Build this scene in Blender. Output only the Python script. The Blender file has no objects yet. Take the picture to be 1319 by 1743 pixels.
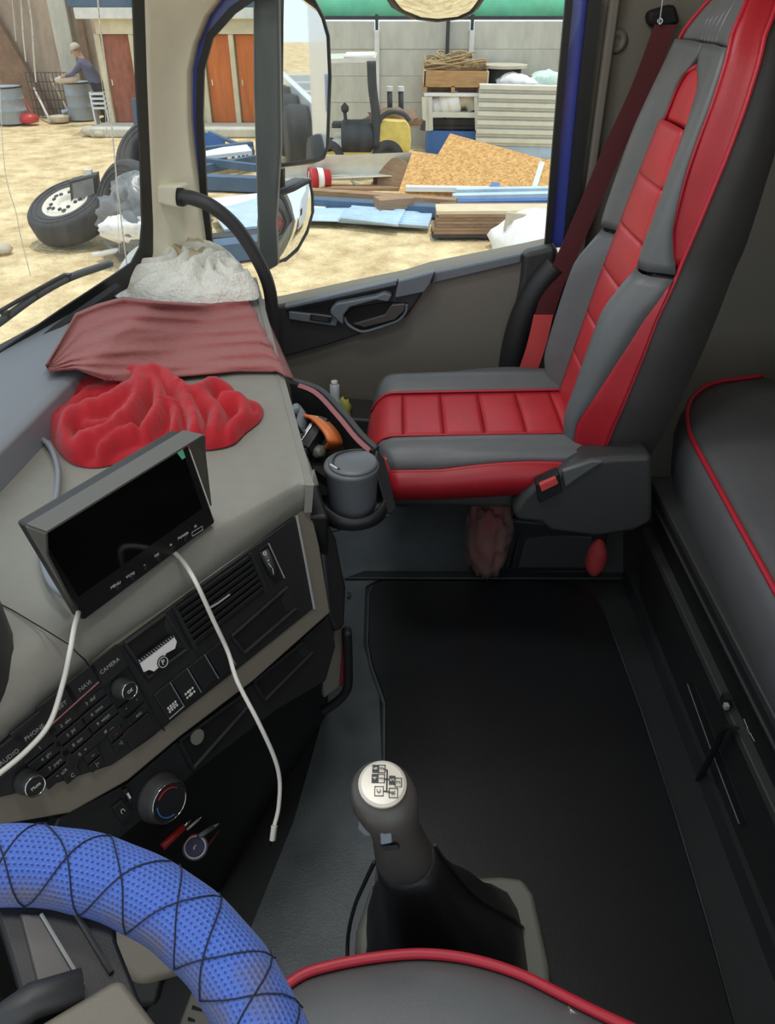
import bpy, math, random
from mathutils import Vector as V, Matrix, noise as NZ
random.seed(7)
sc = bpy.context.scene
COL = sc.collection
# ---------------------------------------------------------------- camera
FPX, PITCH, YAW, EYE = 1290.0, math.radians(34.6), math.radians(0.57), V((0, 0, 1.28))
cd = bpy.data.cameras.new('camera'); cam = bpy.data.objects.new('camera', cd); COL.objects.link(cam)
cd.sensor_fit = 'VERTICAL'; cd.sensor_height = 36; cd.lens = FPX/1743*36
cd.clip_start = 0.01; cd.clip_end = 300
cam.location = EYE; cam.rotation_euler = (math.pi/2-PITCH, 0, YAW)
sc.camera = cam
CM = cam.rotation_euler.to_matrix()
# ---------------------------------------------------------------- sky, sun, exposure
w = bpy.data.worlds.new('sky'); sc.world = w; w.use_nodes = True
bg = w.node_tree.nodes['Background']; bg.inputs[0].default_value = (.80, .90, 1.0, 1); bg.inputs[1].default_value = 1.5
sd = bpy.data.lights.new('sun', 'SUN'); sd.energy = 2.3; sd.angle = math.radians(.6); sd.color = (1, .93, .80)
sun = bpy.data.objects.new('sun', sd); COL.objects.link(sun)
sun.rotation_euler = V((.12, .14, .97)).to_track_quat('Z', 'Y').to_euler()
sc.view_settings.view_transform = 'Standard'; sc.view_settings.look = 'None'
sc.view_settings.exposure = -0.15; sc.view_settings.gamma = 1; sc.view_settings.use_curve_mapping = False
# added, unseen fill lights that brighten the cab (housings built with the ceiling)
CEIL = 1.93
FILLS = [((-.25, .55, CEIL-.035), (.5, .22), 7.5), ((-.25, 1.35, CEIL-.035), (.5, .22), 7.5)]
for i, (l, s, e) in enumerate(FILLS):
    ld = bpy.data.lights.new('cab_fill_light', 'AREA'); ld.shape = 'RECTANGLE'; ld.size, ld.size_y = s; ld.energy = e; ld.color = (.97, .98, 1)
    lo = bpy.data.objects.new('cab_fill_light', ld); COL.objects.link(lo); lo.location = l

# ---------------------------------------------------------------- helpers
def ray(px, py): return CM @ V(((px-659.5)/FPX, -(py-871.5)/FPX, -1))
def at(px, py, X=None, Y=None, Z=None, pl=None, D=None):
    d = ray(px, py)
    if X is not None: t = (X-EYE.x)/d.x
    elif Y is not None: t = (Y-EYE.y)/d.y
    elif Z is not None: t = (Z-EYE.z)/d.z
    elif D is not None: t = D
    else: t = (pl[0]-EYE).dot(pl[1])/d.dot(pl[1])
    return EYE+d*t
def lerp(a, b, t): return a+(b-a)*t
def tab(t, pts):
    if t <= pts[0][0]: return pts[0][1]
    for (a, va), (b, vb) in zip(pts, pts[1:]):
        if t <= b: return va+(vb-va)*(t-a)/(b-a)
    return pts[-1][1]
def stab(t, pts):
    if t <= pts[0][0]: return pts[0][1]
    for (a, va), (b, vb) in zip(pts, pts[1:]):
        if t <= b:
            k = (t-a)/(b-a); k = k*k*(3-2*k); return va+(vb-va)*k
    return pts[-1][1]
def smooth_path(pts, n=8, closed=False):
    pts = [V(p) for p in pts]; out = []; m = len(pts)
    rng = range(m if closed else m-1)
    for i in rng:
        if closed: p0, p1, p2, p3 = pts[i-1], pts[i], pts[(i+1) % m], pts[(i+2) % m]
        else: p0, p1, p2, p3 = pts[max(i-1, 0)], pts[i], pts[i+1], pts[min(i+2, m-1)]
        for k in range(n):
            t = k/n
            out.append(.5*((2*p1)+(p2-p0)*t+(2*p0-5*p1+4*p2-p3)*t*t+(3*p1-p0-3*p2+p3)*t**3))
    if not closed: out.append(pts[-1])
    return out
WM = {}
class MB:
    def __init__(s): s.v = []; s.f = []
    def add(s, vs, fs):
        o = len(s.v); s.v += [V(v) for v in vs]; s.f += [tuple(i+o for i in f) for f in fs]; return s
    def hexa(s, p): return s.add(p, [(0, 3, 2, 1), (4, 5, 6, 7), (0, 1, 5, 4), (1, 2, 6, 5), (2, 3, 7, 6), (3, 0, 4, 7)])
    def box(s, c, d, R=None):
        c = V(c); h = V(d)/2; P = []
        for z in (-1, 1):
            for x, y in ((-1, -1), (1, -1), (1, 1), (-1, 1)):
                q = V((x*h.x, y*h.y, z*h.z)); P.append(c+(R @ q if R else q))
        return s.hexa(P)
    def prism(s, poly, d):
        n = len(poly); d = V(d); P = [V(p) for p in poly]
        return s.add(P+[p+d for p in P], [tuple(range(n))[::-1], tuple(range(n, 2*n))]+[(i, (i+1) % n, n+(i+1) % n, n+i) for i in range(n)])
    def tube(s, pts, r, n=8, closed=False, ry=None, up=None):
        pts = [V(p) for p in pts]; m = len(pts); o = len(s.v); fs = []; vs = []; prev = None
        for i, p in enumerate(pts):
            t = (pts[(i+1) % m]-pts[i-1]) if closed else (pts[min(i+1, m-1)]-pts[max(i-1, 0)])
            if t.length < 1e-9: t = V((0, 0, 1))
            t.normalize()
            if prev is None:
                a = V(up) if up else (V((0, 0, 1)) if abs(t.z) < .9 else V((1, 0, 0)))
            else: a = prev
            b = a-t*a.dot(t)
            if b.length < 1e-6: b = V((1, 0, 0))-t*t.x
            b.normalize(); prev = b; c = t.cross(b)
            R = r[i] if isinstance(r, (list, tuple)) else r
            Q = R if ry is None else ry
            for k in range(n):
                an = 2*math.pi*k/n; vs.append(p+b*(math.cos(an)*R)+c*(math.sin(an)*Q))
        for i in range(m if closed else m-1):
            j = (i+1) % m
            for k in range(n): fs.append((i*n+k, i*n+(k+1) % n, j*n+(k+1) % n, j*n+k))
        if not closed: fs += [tuple(range(n))[::-1], tuple(range((m-1)*n, m*n))]
        return s.add(vs, fs)
    def lathe(s, prof, o=(0, 0, 0), ax=(0, 0, 1), n=20, x=None):
        o = V(o); ax = V(ax).normalized(); e = V(x) if x else (V((1, 0, 0)) if abs(ax.x) < .9 else V((0, 1, 0)))
        e = (e-ax*e.dot(ax)).normalized(); g = ax.cross(e); vs = []; m = len(prof)
        for r, h in prof:
            for k in range(n):
                a = 2*math.pi*k/n; vs.append(o+ax*h+e*(r*math.cos(a))+g*(r*math.sin(a)))
        fs = [(i*n+k, i*n+(k+1) % n, (i+1)*n+(k+1) % n, (i+1)*n+k) for i in range(m-1) for k in range(n)]
        if prof[0][0] > 1e-6: fs.append(tuple(range(n))[::-1])
        if prof[-1][0] > 1e-6: fs.append(tuple(range((m-1)*n, m*n)))
        return s.add(vs, fs)
    def grid(s, rows):
        m = len(rows); n = len(rows[0])
        return s.add([p for r in rows for p in r], [(i*n+j, i*n+j+1, (i+1)*n+j+1, (i+1)*n+j) for i in range(m-1) for j in range(n-1)])
    def loft(s, rings, caps=True):
        m = len(rings); n = len(rings[0])
        fs = [(i*n+k, i*n+(k+1) % n, (i+1)*n+(k+1) % n, (i+1)*n+k) for i in range(m-1) for k in range(n)]
        if caps: fs += [tuple(range(n))[::-1], tuple(range((m-1)*n, m*n))]
        return s.add([p for r in rings for p in r], fs)
    def build(s, name, mat, parent=None, smooth=False, bevel=0, solid=0, sub=0, seg=2, off=-1):
        me = bpy.data.meshes.new(name)
        if parent is None:
            xs = [v.x for v in s.v]; ys = [v.y for v in s.v]; zs = [v.z for v in s.v]
            loc = V(((min(xs)+max(xs))/2, (min(ys)+max(ys))/2, min(zs)))
        else: loc = V((0, 0, 0))
        me.from_pydata([tuple(v-loc) for v in s.v], [], s.f); me.update()
        o = bpy.data.objects.new(name, me); COL.objects.link(o); me.materials.append(mat)
        o.location = loc
        if parent is not None:
            o.parent = parent; o.matrix_parent_inverse = WM[parent.name].inverted()
        WM[o.name] = Matrix.Translation(loc)
        fixnormals(me)
        if smooth: me.polygons.foreach_set('use_smooth', [True]*len(me.polygons))
        if solid: m = o.modifiers.new('s', 'SOLIDIFY'); m.thickness = solid; m.offset = off
        if bevel:
            m = o.modifiers.new('b', 'BEVEL'); m.width = bevel; m.segments = seg; m.limit_method = 'ANGLE'; m.angle_limit = math.radians(35)
            me.polygons.foreach_set('use_smooth', [True]*len(me.polygons)); m.harden_normals = True
        if sub: m = o.modifiers.new('u', 'SUBSURF'); m.levels = m.render_levels = sub
        return o
import bmesh
def fixnormals(me):
    b = bmesh.new(); b.from_mesh(me); bmesh.ops.recalc_face_normals(b, faces=b.faces); b.to_mesh(me); b.free()
def tag(o, label, cat, group=None, kind=None):
    o['label'] = label; o['category'] = cat
    if group: o['group'] = group
    if kind: o['kind'] = kind
    return o
def thing(name, loc, label, cat, group=None, kind=None):
    o = bpy.data.objects.new(name, None); o.empty_display_size = .05; COL.objects.link(o); o.location = V(loc)
    WM[o.name] = Matrix.Translation(V(loc)); return tag(o, label, cat, group, kind)
def struct(o, label, cat='structure'):
    o['kind'] = 'structure'; o['label'] = label; o['category'] = cat; return o
def copy_thing(o, delta, label=None, rz=0):
    c = o.copy(); COL.objects.link(c); c.location = o.location+V(delta); c.rotation_euler.z = rz
    if label: c['label'] = label
    WM[c.name] = Matrix.Translation(c.location)
    for ch in o.children:
        d = ch.copy(); COL.objects.link(d); d.parent = c
        for g in ch.children:
            e = g.copy(); COL.objects.link(e); e.parent = d
    return c
def text(body, size, o, ex, ey, mat, parent, name='lettering', ext=.0003, align='CENTER'):
    cu = bpy.data.curves.new('t', 'FONT'); cu.body = body; cu.size = size; cu.extrude = ext; cu.align_x = align; cu.align_y = 'CENTER'; cu.resolution_u = 2
    ob = bpy.data.objects.new('t', cu); me = bpy.data.meshes.new_from_object(ob); bpy.data.objects.remove(ob)
    ex = V(ex).normalized(); ey = V(ey); ey = (ey-ex*ey.dot(ex)).normalized(); ez = ex.cross(ey); o = V(o)
    for v in me.vertices: v.co = o+ex*v.co.x+ey*v.co.y+ez*v.co.z
    me.materials.clear(); me.materials.append(mat); me.name = name
    q = bpy.data.objects.new(name, me); COL.objects.link(q); q.parent = parent; q.matrix_parent_inverse = WM[parent.name].inverted(); WM[q.name] = Matrix.Identity(4)
    return q
# ---------------------------------------------------------------- materials
def lin(c):
    c = c/255
    return c/12.92 if c <= .04045 else ((c+.055)/1.055)**2.4
def S(r, g, b): return (lin(r), lin(g), lin(b), 1)
MATS = {}
def mat(name, col, rough=.5, metal=0, var=0, vscale=8, bump=0, bscale=300, spec=.5, coat=0, sheen=0, stretch=None, col2=None, detail=4, bdist=.002, kind='noise', thr=None):
    m = bpy.data.materials.new(name); m.use_nodes = True; nt = m.node_tree; N = nt.nodes; L = nt.links; b = N['Principled BSDF']
    b.inputs['Base Color'].default_value = col; b.inputs['Roughness'].default_value = rough; b.inputs['Metallic'].default_value = metal
    b.inputs['Specular IOR Level'].default_value = spec; b.inputs['Coat Weight'].default_value = coat; b.inputs['Sheen Weight'].default_value = sheen
    tc = N.new('ShaderNodeTexCoord'); src = tc.outputs['Object']
    if stretch:
        mp = N.new('ShaderNodeMapping'); mp.inputs['Scale'].default_value = stretch; L.new(src, mp.inputs[0]); src = mp.outputs[0]
    if var or col2:
        if kind == 'voronoi':
            t = N.new('ShaderNodeTexVoronoi'); t.inputs['Scale'].default_value = vscale; L.new(src, t.inputs['Vector']); fac = t.outputs['Color']
        else:
            t = N.new('ShaderNodeTexNoise'); t.inputs['Scale'].default_value = vscale; t.inputs['Detail'].default_value = detail; t.inputs['Roughness'].default_value = .65; L.new(src, t.inputs['Vector']); fac = t.outputs['Fac']
        r = N.new('ShaderNodeValToRGB'); L.new(fac, r.inputs[0]); e = r.color_ramp.elements
        lo, hi = thr or (.3, .7); e[0].position = lo; e[1].position = hi
        if col2: e[0].color = col; e[1].color = col2
        else:
            e[0].color = tuple(c*(1-var) for c in col[:3])+(1,); e[1].color = tuple(min(1, c*(1+var)) for c in col[:3])+(1,)
        L.new(r.outputs[0], b.inputs['Base Color'])
    if bump:
        t2 = N.new('ShaderNodeTexNoise'); t2.inputs['Scale'].default_value = bscale; t2.inputs['Detail'].default_value = 3; L.new(src, t2.inputs['Vector'])
        bp = N.new('ShaderNodeBump'); bp.inputs['Strength'].default_value = bump; bp.inputs['Distance'].default_value = bdist; L.new(t2.outputs['Fac'], bp.inputs['Height']); L.new(bp.outputs[0], b.inputs['Normal'])
    MATS[name] = m; return m
M_dash = mat('dash_grey', S(132, 130, 121), .55, bump=.35, bscale=900, bdist=.0008, var=.04, vscale=30)
M_ledge = mat('ledge_grey', S(126, 131, 137), .5, bump=.3, bscale=900, bdist=.0008)
M_beige = mat('stack_beige', S(118, 112, 100), .55, bump=.3, bscale=900, bdist=.0006)
M_pillar = mat('pillar_cream', S(232, 228, 202), .75, bump=.25, bscale=700, bdist=.0006, var=.03, vscale=20)
M_black = mat('black_plastic', S(34, 34, 35), .5, bump=.25, bscale=900, bdist=.0006)
M_black2 = mat('deep_black_plastic', S(20, 20, 21), .55)
M_key = mat('key_black', S(33, 33, 34), .45)
M_gap = mat('pocket_black', S(9, 9, 10), .7)
M_doorg = mat('door_card_grey', S(112, 108, 98), .6, bump=.3, bscale=900, bdist=.0006)
M_doorb = mat('door_black', S(52, 52, 52), .5, bump=.25, bscale=800, bdist=.0006)
M_doorl = mat('door_bluegrey', S(104, 112, 118), .4)
M_leather = mat('grey_leatherette', S(96, 98, 99), .42, bump=.3, bscale=700, bdist=.0007, var=.06, vscale=14)
M_leatherd = mat('dark_leatherette', S(52, 51, 50), .5, bump=.3, bscale=700, bdist=.0007)
M_red = mat('red_leatherette', S(186, 42, 50), .42, bump=.25, bscale=600, bdist=.0007, var=.1, vscale=10)
M_redd = mat('deep_red_leatherette', S(160, 24, 36), .45, bump=.25, bscale=600, bdist=.0007, var=.06, vscale=12)
M_pipe = mat('red_piping', S(176, 36, 52), .45)
M_sheen_lip = mat('footwell_sheen_grey', S(84, 92, 95), .4, bump=.5, bscale=300, bdist=.002, var=.25, vscale=6)  # paler grey painting window light on the footwell floor; also colours the mat lip
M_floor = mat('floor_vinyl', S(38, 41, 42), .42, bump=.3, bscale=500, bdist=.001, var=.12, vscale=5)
M_mat = mat('mat_rubber', S(18, 20, 23), .4, bump=.3, bscale=400, bdist=.001, var=.25, vscale=4)
M_bunk = mat('bunk_vinyl', S(88, 88, 90), .5, bump=.25, bscale=400, bdist=.0008, var=.1, vscale=5)
M_wallg = mat('cab_wall_grey', S(112, 108, 98), .7, bump=.25, bscale=600, bdist=.0006)
M_ceil = mat('cab_ceiling', S(190, 186, 172), .8)
M_paleg = mat('pale_green', S(206, 226, 214), .8, var=.15, vscale=20)
M_rubber = mat('seal_rubber', S(26, 27, 28), .5)
M_blue = mat('cab_blue_paint', S(60, 72, 156), .3, coat=.5)
M_mon = mat('monitor_black', S(30, 30, 30), .38)
M_hood = mat('hood_lit_grey', S(84, 82, 76), .5)  # paler than the black housing: windscreen light put into the colour
M_screen = mat('screen_glass', S(14, 14, 14), .1)
M_white = mat('white_print', S(210, 210, 206), .5)
M_greyp = mat('grey_print', S(150, 150, 148), .5)
M_cable = mat('cable_white', S(226, 222, 214), .4)
M_chrome = mat('chrome', S(200, 200, 200), .15, metal=1)
M_navy = mat('badge_navy', S(38, 44, 84), .4)
M_redp = mat('red_print', S(170, 40, 40), .4)
M_bluep = mat('blue_print', S(70, 110, 170), .4)
M_sand = mat('yard_sand', S(176, 148, 104), .95, col2=S(230, 208, 164), vscale=2.2, detail=12, bump=1, bscale=7, bdist=.12, thr=(.32, .62))
M_conc = mat('fence_concrete', S(192, 189, 176), .9, var=.16, vscale=3, bump=.4, bscale=40, bdist=.01, stretch=(1, 1, .4))
M_concl = mat('post_concrete', S(214, 214, 208), .9, var=.1, vscale=4, bump=.3, bscale=40, bdist=.01)
M_adobe = mat('adobe_wall', S(170, 152, 134), .95, var=.25, vscale=2.5, bump=.8, bscale=12, bdist=.05, stretch=(1, 1, .35))
M_brick = mat('brown_wall', S(136, 110, 90), .95, var=.2, vscale=5, bump=.6, bscale=14, bdist=.04)
M_plaster = mat('plaster', S(205, 194, 166), .9, var=.12, vscale=3)
M_orange = mat('door_orange', S(196, 108, 54), .6, var=.18, vscale=3, stretch=(3, 1, .5))
M_maroon = mat('door_maroon', S(146, 86, 68), .7, var=.25, vscale=6, stretch=(2, 1, .8))
M_yellow = mat('forklift_yellow', S(228, 200, 100), .5, var=.18, vscale=5)
M_dark = mat('dark_metal', S(52, 54, 56), .55, var=.2, vscale=8)
M_steelb = mat('blue_steel', S(72, 96, 122), .5, var=.15, vscale=6)
M_blueb = mat('blue_box', S(52, 98, 160), .5, var=.12, vscale=4)
M_lblue = mat('light_blue_sheet', S(184, 208, 232), .35, var=.12, vscale=4)
M_wsheet = mat('white_sheet', S(225, 230, 236), .4, var=.05, vscale=4)
M_zinc = mat('zinc_sheet', S(214, 212, 200), .45, metal=.2, var=.08, vscale=5)
M_wood = mat('crate_wood', S(178, 138, 92), .8, var=.2, vscale=5, stretch=(1, 1, 5))
M_woodg = mat('old_board', S(150, 120, 92), .8, var=.25, vscale=5, stretch=(.6, 2, 8))
M_woodl = mat('pale_board', S(206, 190, 160), .8, var=.12, vscale=5, stretch=(.6, 2, 8))
M_osb = mat('osb', S(176, 124, 66), .8, col2=S(222, 178, 112), kind='voronoi', vscale=26, stretch=(1, 2.2, 2.2), thr=(.1, .9))
M_bag = mat('white_bag', S(232, 230, 226), .7, var=.05, vscale=6)
M_redb = mat('red_bucket', S(186, 44, 48), .4)
M_tarp = mat('green_tarp', S(120, 215, 180), .7, var=.12, vscale=3)
M_tyre = mat('tyre_rubber', S(66, 66, 66), .8, var=.15, vscale=6, bump=.4, bscale=40, bdist=.01)
M_rim = mat('wheel_cream', S(222, 216, 200), .5)
M_rope = mat('rope', S(170, 144, 104), .9, var=.2, vscale=10)
M_skin = mat('skin', S(176, 134, 110), .6)
M_shirt = mat('shirt', S(96, 98, 122), .9)
M_pants = mat('trousers', S(44, 46, 58), .9)
M_cap = mat('cap', S(196, 184, 168), .8)
M_drum = mat('drum', S(150, 158, 164), .6, var=.12, vscale=3)
M_stone = mat('stone', S(190, 180, 160), .9, var=.15, vscale=4)
M_redcl = mat('red_cloth', S(168, 14, 28), .9, sheen=.15, bump=.4, bscale=500, bdist=.0008, var=.08, vscale=18)
M_marcl = mat('maroon_cloth', S(160, 90, 86), .95, sheen=.2, bump=1, bscale=95, bdist=.004, var=.08, vscale=16, stretch=(1, 5, 5))
M_towel = mat('towel', S(226, 224, 212), .95, sheen=.3, bump=.9, bscale=130, bdist=.006, var=.06, vscale=20)
M_rag = mat('rag_tan', S(190, 176, 146), .95, bump=.8, bscale=160, bdist=.004, var=.15, vscale=30)
M_brownt = mat('orange_strap', S(198, 104, 44), .45)
M_cup = mat('cup_black', S(96, 99, 103), .42)
M_knob = mat('knob_grey', S(74, 70, 66), .4)
M_badge = mat('badge_silver', S(206, 200, 186), .3, metal=.2)
M_boot = mat('boot_leather', S(33, 32, 34), .45, bump=.3, bscale=300, bdist=.001)
M_basef = mat('lever_frame', S(112, 114, 104), .5)
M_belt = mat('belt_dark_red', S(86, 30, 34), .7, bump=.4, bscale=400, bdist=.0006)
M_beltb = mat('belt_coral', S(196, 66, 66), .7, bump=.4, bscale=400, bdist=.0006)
M_stripe = mat('pink_stripe', S(156, 92, 94), .5)
M_mast = mat('mast_grey', S(84, 88, 88), .45)
M_mirror = mat('mirror_glass', S(238, 240, 240), .02, metal=1)
M_bagcl = mat('bag_cloth', S(112, 56, 52), .9, col2=S(110, 104, 98), vscale=6)
M_carpet = mat('pocket_carpet', S(128, 122, 112), .95, bump=.6, bscale=500, bdist=.002)
M_wpaint = mat('white_paint', S(214, 220, 226), .3, coat=.4)
M_fillbox = mat('fill_housing_white', S(235, 235, 230), .4)
def glass(name, refl, dirt, tint=(.93, .97, .96, 1)):
    m = bpy.data.materials.new(name); m.use_nodes = True; nt = m.node_tree; N = nt.nodes; L = nt.links; N.clear()
    out = N.new('ShaderNodeOutputMaterial'); tr = N.new('ShaderNodeBsdfTransparent'); tr.inputs[0].default_value = tint
    gl = N.new('ShaderNodeBsdfGlossy'); gl.inputs['Roughness'].default_value = .02
    lw = N.new('ShaderNodeLayerWeight'); lw.inputs[0].default_value = .5; fr = N.new('ShaderNodeMath'); fr.operation = 'POWER'; fr.inputs[1].default_value = 5; L.new(lw.outputs['Facing'], fr.inputs[0])
    ml = N.new('ShaderNodeMath'); ml.operation = 'MULTIPLY'; ml.inputs[1].default_value = refl; L.new(fr.outputs[0], ml.inputs[0])
    mx = N.new('ShaderNodeMixShader'); L.new(ml.outputs[0], mx.inputs[0]); L.new(tr.outputs[0], mx.inputs[1]); L.new(gl.outputs[0], mx.inputs[2])
    df = N.new('ShaderNodeBsdfDiffuse'); df.inputs[0].default_value = (.8, .76, .68, 1)
    tc = N.new('ShaderNodeTexCoord'); mp = N.new('ShaderNodeMapping'); mp.inputs['Scale'].default_value = (6, 6, 1.2); L.new(tc.outputs['Object'], mp.inputs[0])
    nz = N.new('ShaderNodeTexNoise'); nz.inputs['Scale'].default_value = 9; nz.inputs['Detail'].default_value = 8; L.new(mp.outputs[0], nz.inputs[0])
    rp = N.new('ShaderNodeValToRGB'); rp.color_ramp.elements[0].position = .45; rp.color_ramp.elements[1].position = .85; L.new(nz.outputs['Fac'], rp.inputs[0])
    m2 = N.new('ShaderNodeMath'); m2.operation = 'MULTIPLY_ADD'; m2.inputs[1].default_value = dirt; m2.inputs[2].default_value = dirt*.25; L.new(rp.outputs[0], m2.inputs[0])
    m3 = N.new('ShaderNodeMixShader'); L.new(m2.outputs[0], m3.inputs[0]); L.new(mx.outputs[0], m3.inputs[1]); L.new(df.outputs[0], m3.inputs[2]); L.new(m3.outputs[0], out.inputs[0])
    return m
M_wind = glass('windscreen_glass', .9, .14)
M_side = glass('side_glass', .5, .05)
# blue mesh fabric for the wheel cover (uses UV: u along rim, v around tube)
def mesh_fabric():
    m = bpy.data.materials.new('blue_mesh_fabric'); m.use_nodes = True; nt = m.node_tree; N = nt.nodes; L = nt.links; b = N['Principled BSDF']
    uv = N.new('ShaderNodeUVMap'); sp = N.new('ShaderNodeSeparateXYZ'); L.new(uv.outputs[0], sp.inputs[0])
    def mth(op, a, bb=None):
        n = N.new('ShaderNodeMath'); n.operation = op
        for i, q in enumerate((a, bb)):
            if q is None: continue
            if isinstance(q, (int, float)): n.inputs[i].default_value = q
            else: L.new(q, n.inputs[i])
        return n.outputs[0]
    row = mth('FLOOR', mth('MULTIPLY', sp.outputs[1], 44.0))
    u2 = mth('ADD', mth('MULTIPLY', sp.outputs[0], 300.0), mth('MULTIPLY', row, .5))
    fu = mth('SUBTRACT', mth('FRACT', u2), .5); fv = mth('SUBTRACT', mth('FRACT', mth('MULTIPLY', sp.outputs[1], 44.0)), .5)
    d = mth('SQRT', mth('ADD', mth('MULTIPLY', fu, fu), mth('MULTIPLY', mth('MULTIPLY', fv, fv), 1.6)))
    r = N.new('ShaderNodeValToRGB'); L.new(d, r.inputs[0]); r.color_ramp.elements[0].position = .16; r.color_ramp.elements[1].position = .36
    r.color_ramp.elements[0].color = S(34, 58, 136); r.color_ramp.elements[1].color = S(74, 112, 204)
    nz = N.new('ShaderNodeTexNoise'); nz.inputs['Scale'].default_value = 9; nz.inputs['Detail'].default_value = 6
    tc = N.new('ShaderNodeTexCoord'); L.new(tc.outputs['Object'], nz.inputs[0])
    rr = N.new('ShaderNodeValToRGB'); rr.color_ramp.elements[0].position = .58; rr.color_ramp.elements[1].position = .74; L.new(nz.outputs[0], rr.inputs[0])
    mx = N.new('ShaderNodeMix'); mx.data_type = 'RGBA'; gv_ = mth('SUBTRACT', 1.0, mth('MULTIPLY', mth('ABSOLUTE', mth('SUBTRACT', sp.outputs[1], .46)), 9.0)); nz2 = N.new('ShaderNodeTexNoise'); nz2.inputs['Scale'].default_value = 28; L.new(tc.outputs['Object'], nz2.inputs[0]); gm = N.new('ShaderNodeMath'); gm.operation = 'MULTIPLY'; gm.use_clamp = True; L.new(gv_, gm.inputs[0]); L.new(mth('MULTIPLY', mth('SUBTRACT', nz2.outputs[0], .3), 2.6), gm.inputs[1]); ga = N.new('ShaderNodeMath'); ga.operation = 'MAXIMUM'; ga.use_clamp = True; L.new(gm.outputs[0], ga.inputs[0]); L.new(rr.outputs[0], ga.inputs[1]); L.new(ga.outputs[0], mx.inputs[0]); L.new(r.outputs[0], mx.inputs[6]); mx.inputs[7].default_value = S(104, 100, 108)
    L.new(mx.outputs[2], b.inputs['Base Color'])
    bp = N.new('ShaderNodeBump'); bp.inputs['Strength'].default_value = .8; bp.inputs['Distance'].default_value = .002; L.new(r.outputs[1], bp.inputs['Height'])
    bp2 = N.new('ShaderNodeBump'); bp2.inputs['Strength'].default_value = .9; bp2.inputs['Distance'].default_value = .0015; L.new(d, bp2.inputs['Height']); L.new(bp2.outputs[0], b.inputs['Normal'])
    b.inputs['Roughness'].default_value = .6; b.inputs['Sheen Weight'].default_value = .15
    return m
M_mesh = mesh_fabric()
M_thread = mat('thread_navy', S(28, 34, 52), .8)

GZ = -1.42                                   # yard ground level below the cab floor
def g(px, py): return at(px, py, Z=GZ)
# ================================================================ CAB SHELL
struct(MB().box((.29, .86, -.03), (2.14, 2.36, .06)).build('floor', M_floor), 'black vinyl cab floor between the seats', 'floor')
o = MB(); o.box((.3, .86, CEIL+.03), (2.2, 2.5, .06)); CE = struct(o.build('ceiling', M_ceil), 'pale cab ceiling above the seats', 'ceiling')
for l, s, e in FILLS:
    fr = MB().box((l[0], l[1], CEIL-.014), (s[0]+.03, s[1]+.03, .028)).build('fill_light_housing', M_fillbox, CE, bevel=.008)  # housing of an added fill light, out of view
struct(MB().box((1.36, .86, .85), (.06, 2.5, 2.2)).build('wall_rear', M_wallg), 'grey rear wall of the sleeper cab', 'wall')
MB().box((1.32, 1.2, 1.02), (.03, 1.5, .025)).build('ledge', M_wallg, bpy.data.objects['wall_rear'], bevel=.006)
# right side wall behind the door (B pillar lining)
o = MB(); o.prism([(.452, 2.03, -.05), (1.36, 2.03, -.05), (1.36, 2.03, CEIL), (.452, 2.03, CEIL)], (0, .06, 0))
WR = struct(o.build('wall_right', M_wallg), 'grey pillar lining behind the passenger door', 'wall')
c = at(1048, 70, Y=2.03); MB().lathe([(.026, 0), (.026, .004), (.02, .010), (.012, .012), (.011, .008), (.0, .008)], c, (0, -1, 0), 20).build('cover_cap', M_wallg, WR, smooth=True)
MB().box((0, 2.06, 1.66), (.95, .07, .56)).build('door_header', M_wallg, WR)
MB().box((-.62, 2.06, 1.66), (.34, .07, .56)).build('front_header', M_wallg, WR)
# front bulkhead under the windscreen and header above it
o = MB(); BP = [(-.585, 1.90), (-.74, 1.36), (-.80, .85), (-.74, .35), (-.60, -.2)]
o.prism([(x-.03, y, -.05) for x, y in BP]+[(x-.08, y, -.05) for x, y in BP[::-1]], (0, 0, .74))
WF = struct(o.build('wall_front', M_black2), 'dark bulkhead below the windscreen', 'wall')
# ---- windscreen
RAKE = .145
def wsp(s, z):                                    # s along bottom curve 0..4, height z
    i = min(int(s), 3); k = s-i; a, b = BP[i], BP[i+1]
    return V((lerp(a[0], b[0], k)+RAKE*(z-.70), lerp(a[1], b[1], k), z))
n1 = (V((BP[1][0], BP[1][1], 0))-V((BP[0][0], BP[0][1], 0))).cross(V((RAKE, 0, 1))).normalized()
if n1.dot(V((1, -.5, 0))) < 0: n1 = -n1
WPL = (V((BP[0][0], BP[0][1], .70)), n1)
W1 = struct(thing('window_1', (-.7, .9, .7), 'large dusty windscreen with dried drip marks', 'window'), 'large dusty windscreen with dried drip marks', 'window')
MB().grid([[wsp(s, z) for s in [0, .5, 1, 1.5, 2, 2.5, 3, 3.5, 4]] for z in (.66, 1.0, 1.4, 1.85)]).build('pane', M_wind, W1)
def wpx(pts, off=.004): return [at(x, y, pl=(WPL[0]+n1*off, n1)) for x, y in pts]
fb = [(218, -60), (224, 0), (229, 130), (236, 250), (240, 380), (236, 420), (222, 446), (196, 464), (100, 527), (0, 596), (-60, 640)]
fo = [(240, -60), (243, 0), (247, 130), (252, 250), (258, 380), (258, 430), (250, 470), (215, 490), (110, 545), (10, 615), (-50, 660)]
o = MB(); A = wpx(fb, .006); B = wpx(fo, .006); o.grid([A, B]); o.build('frit_band', M_rubber, W1, solid=.004)
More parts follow.
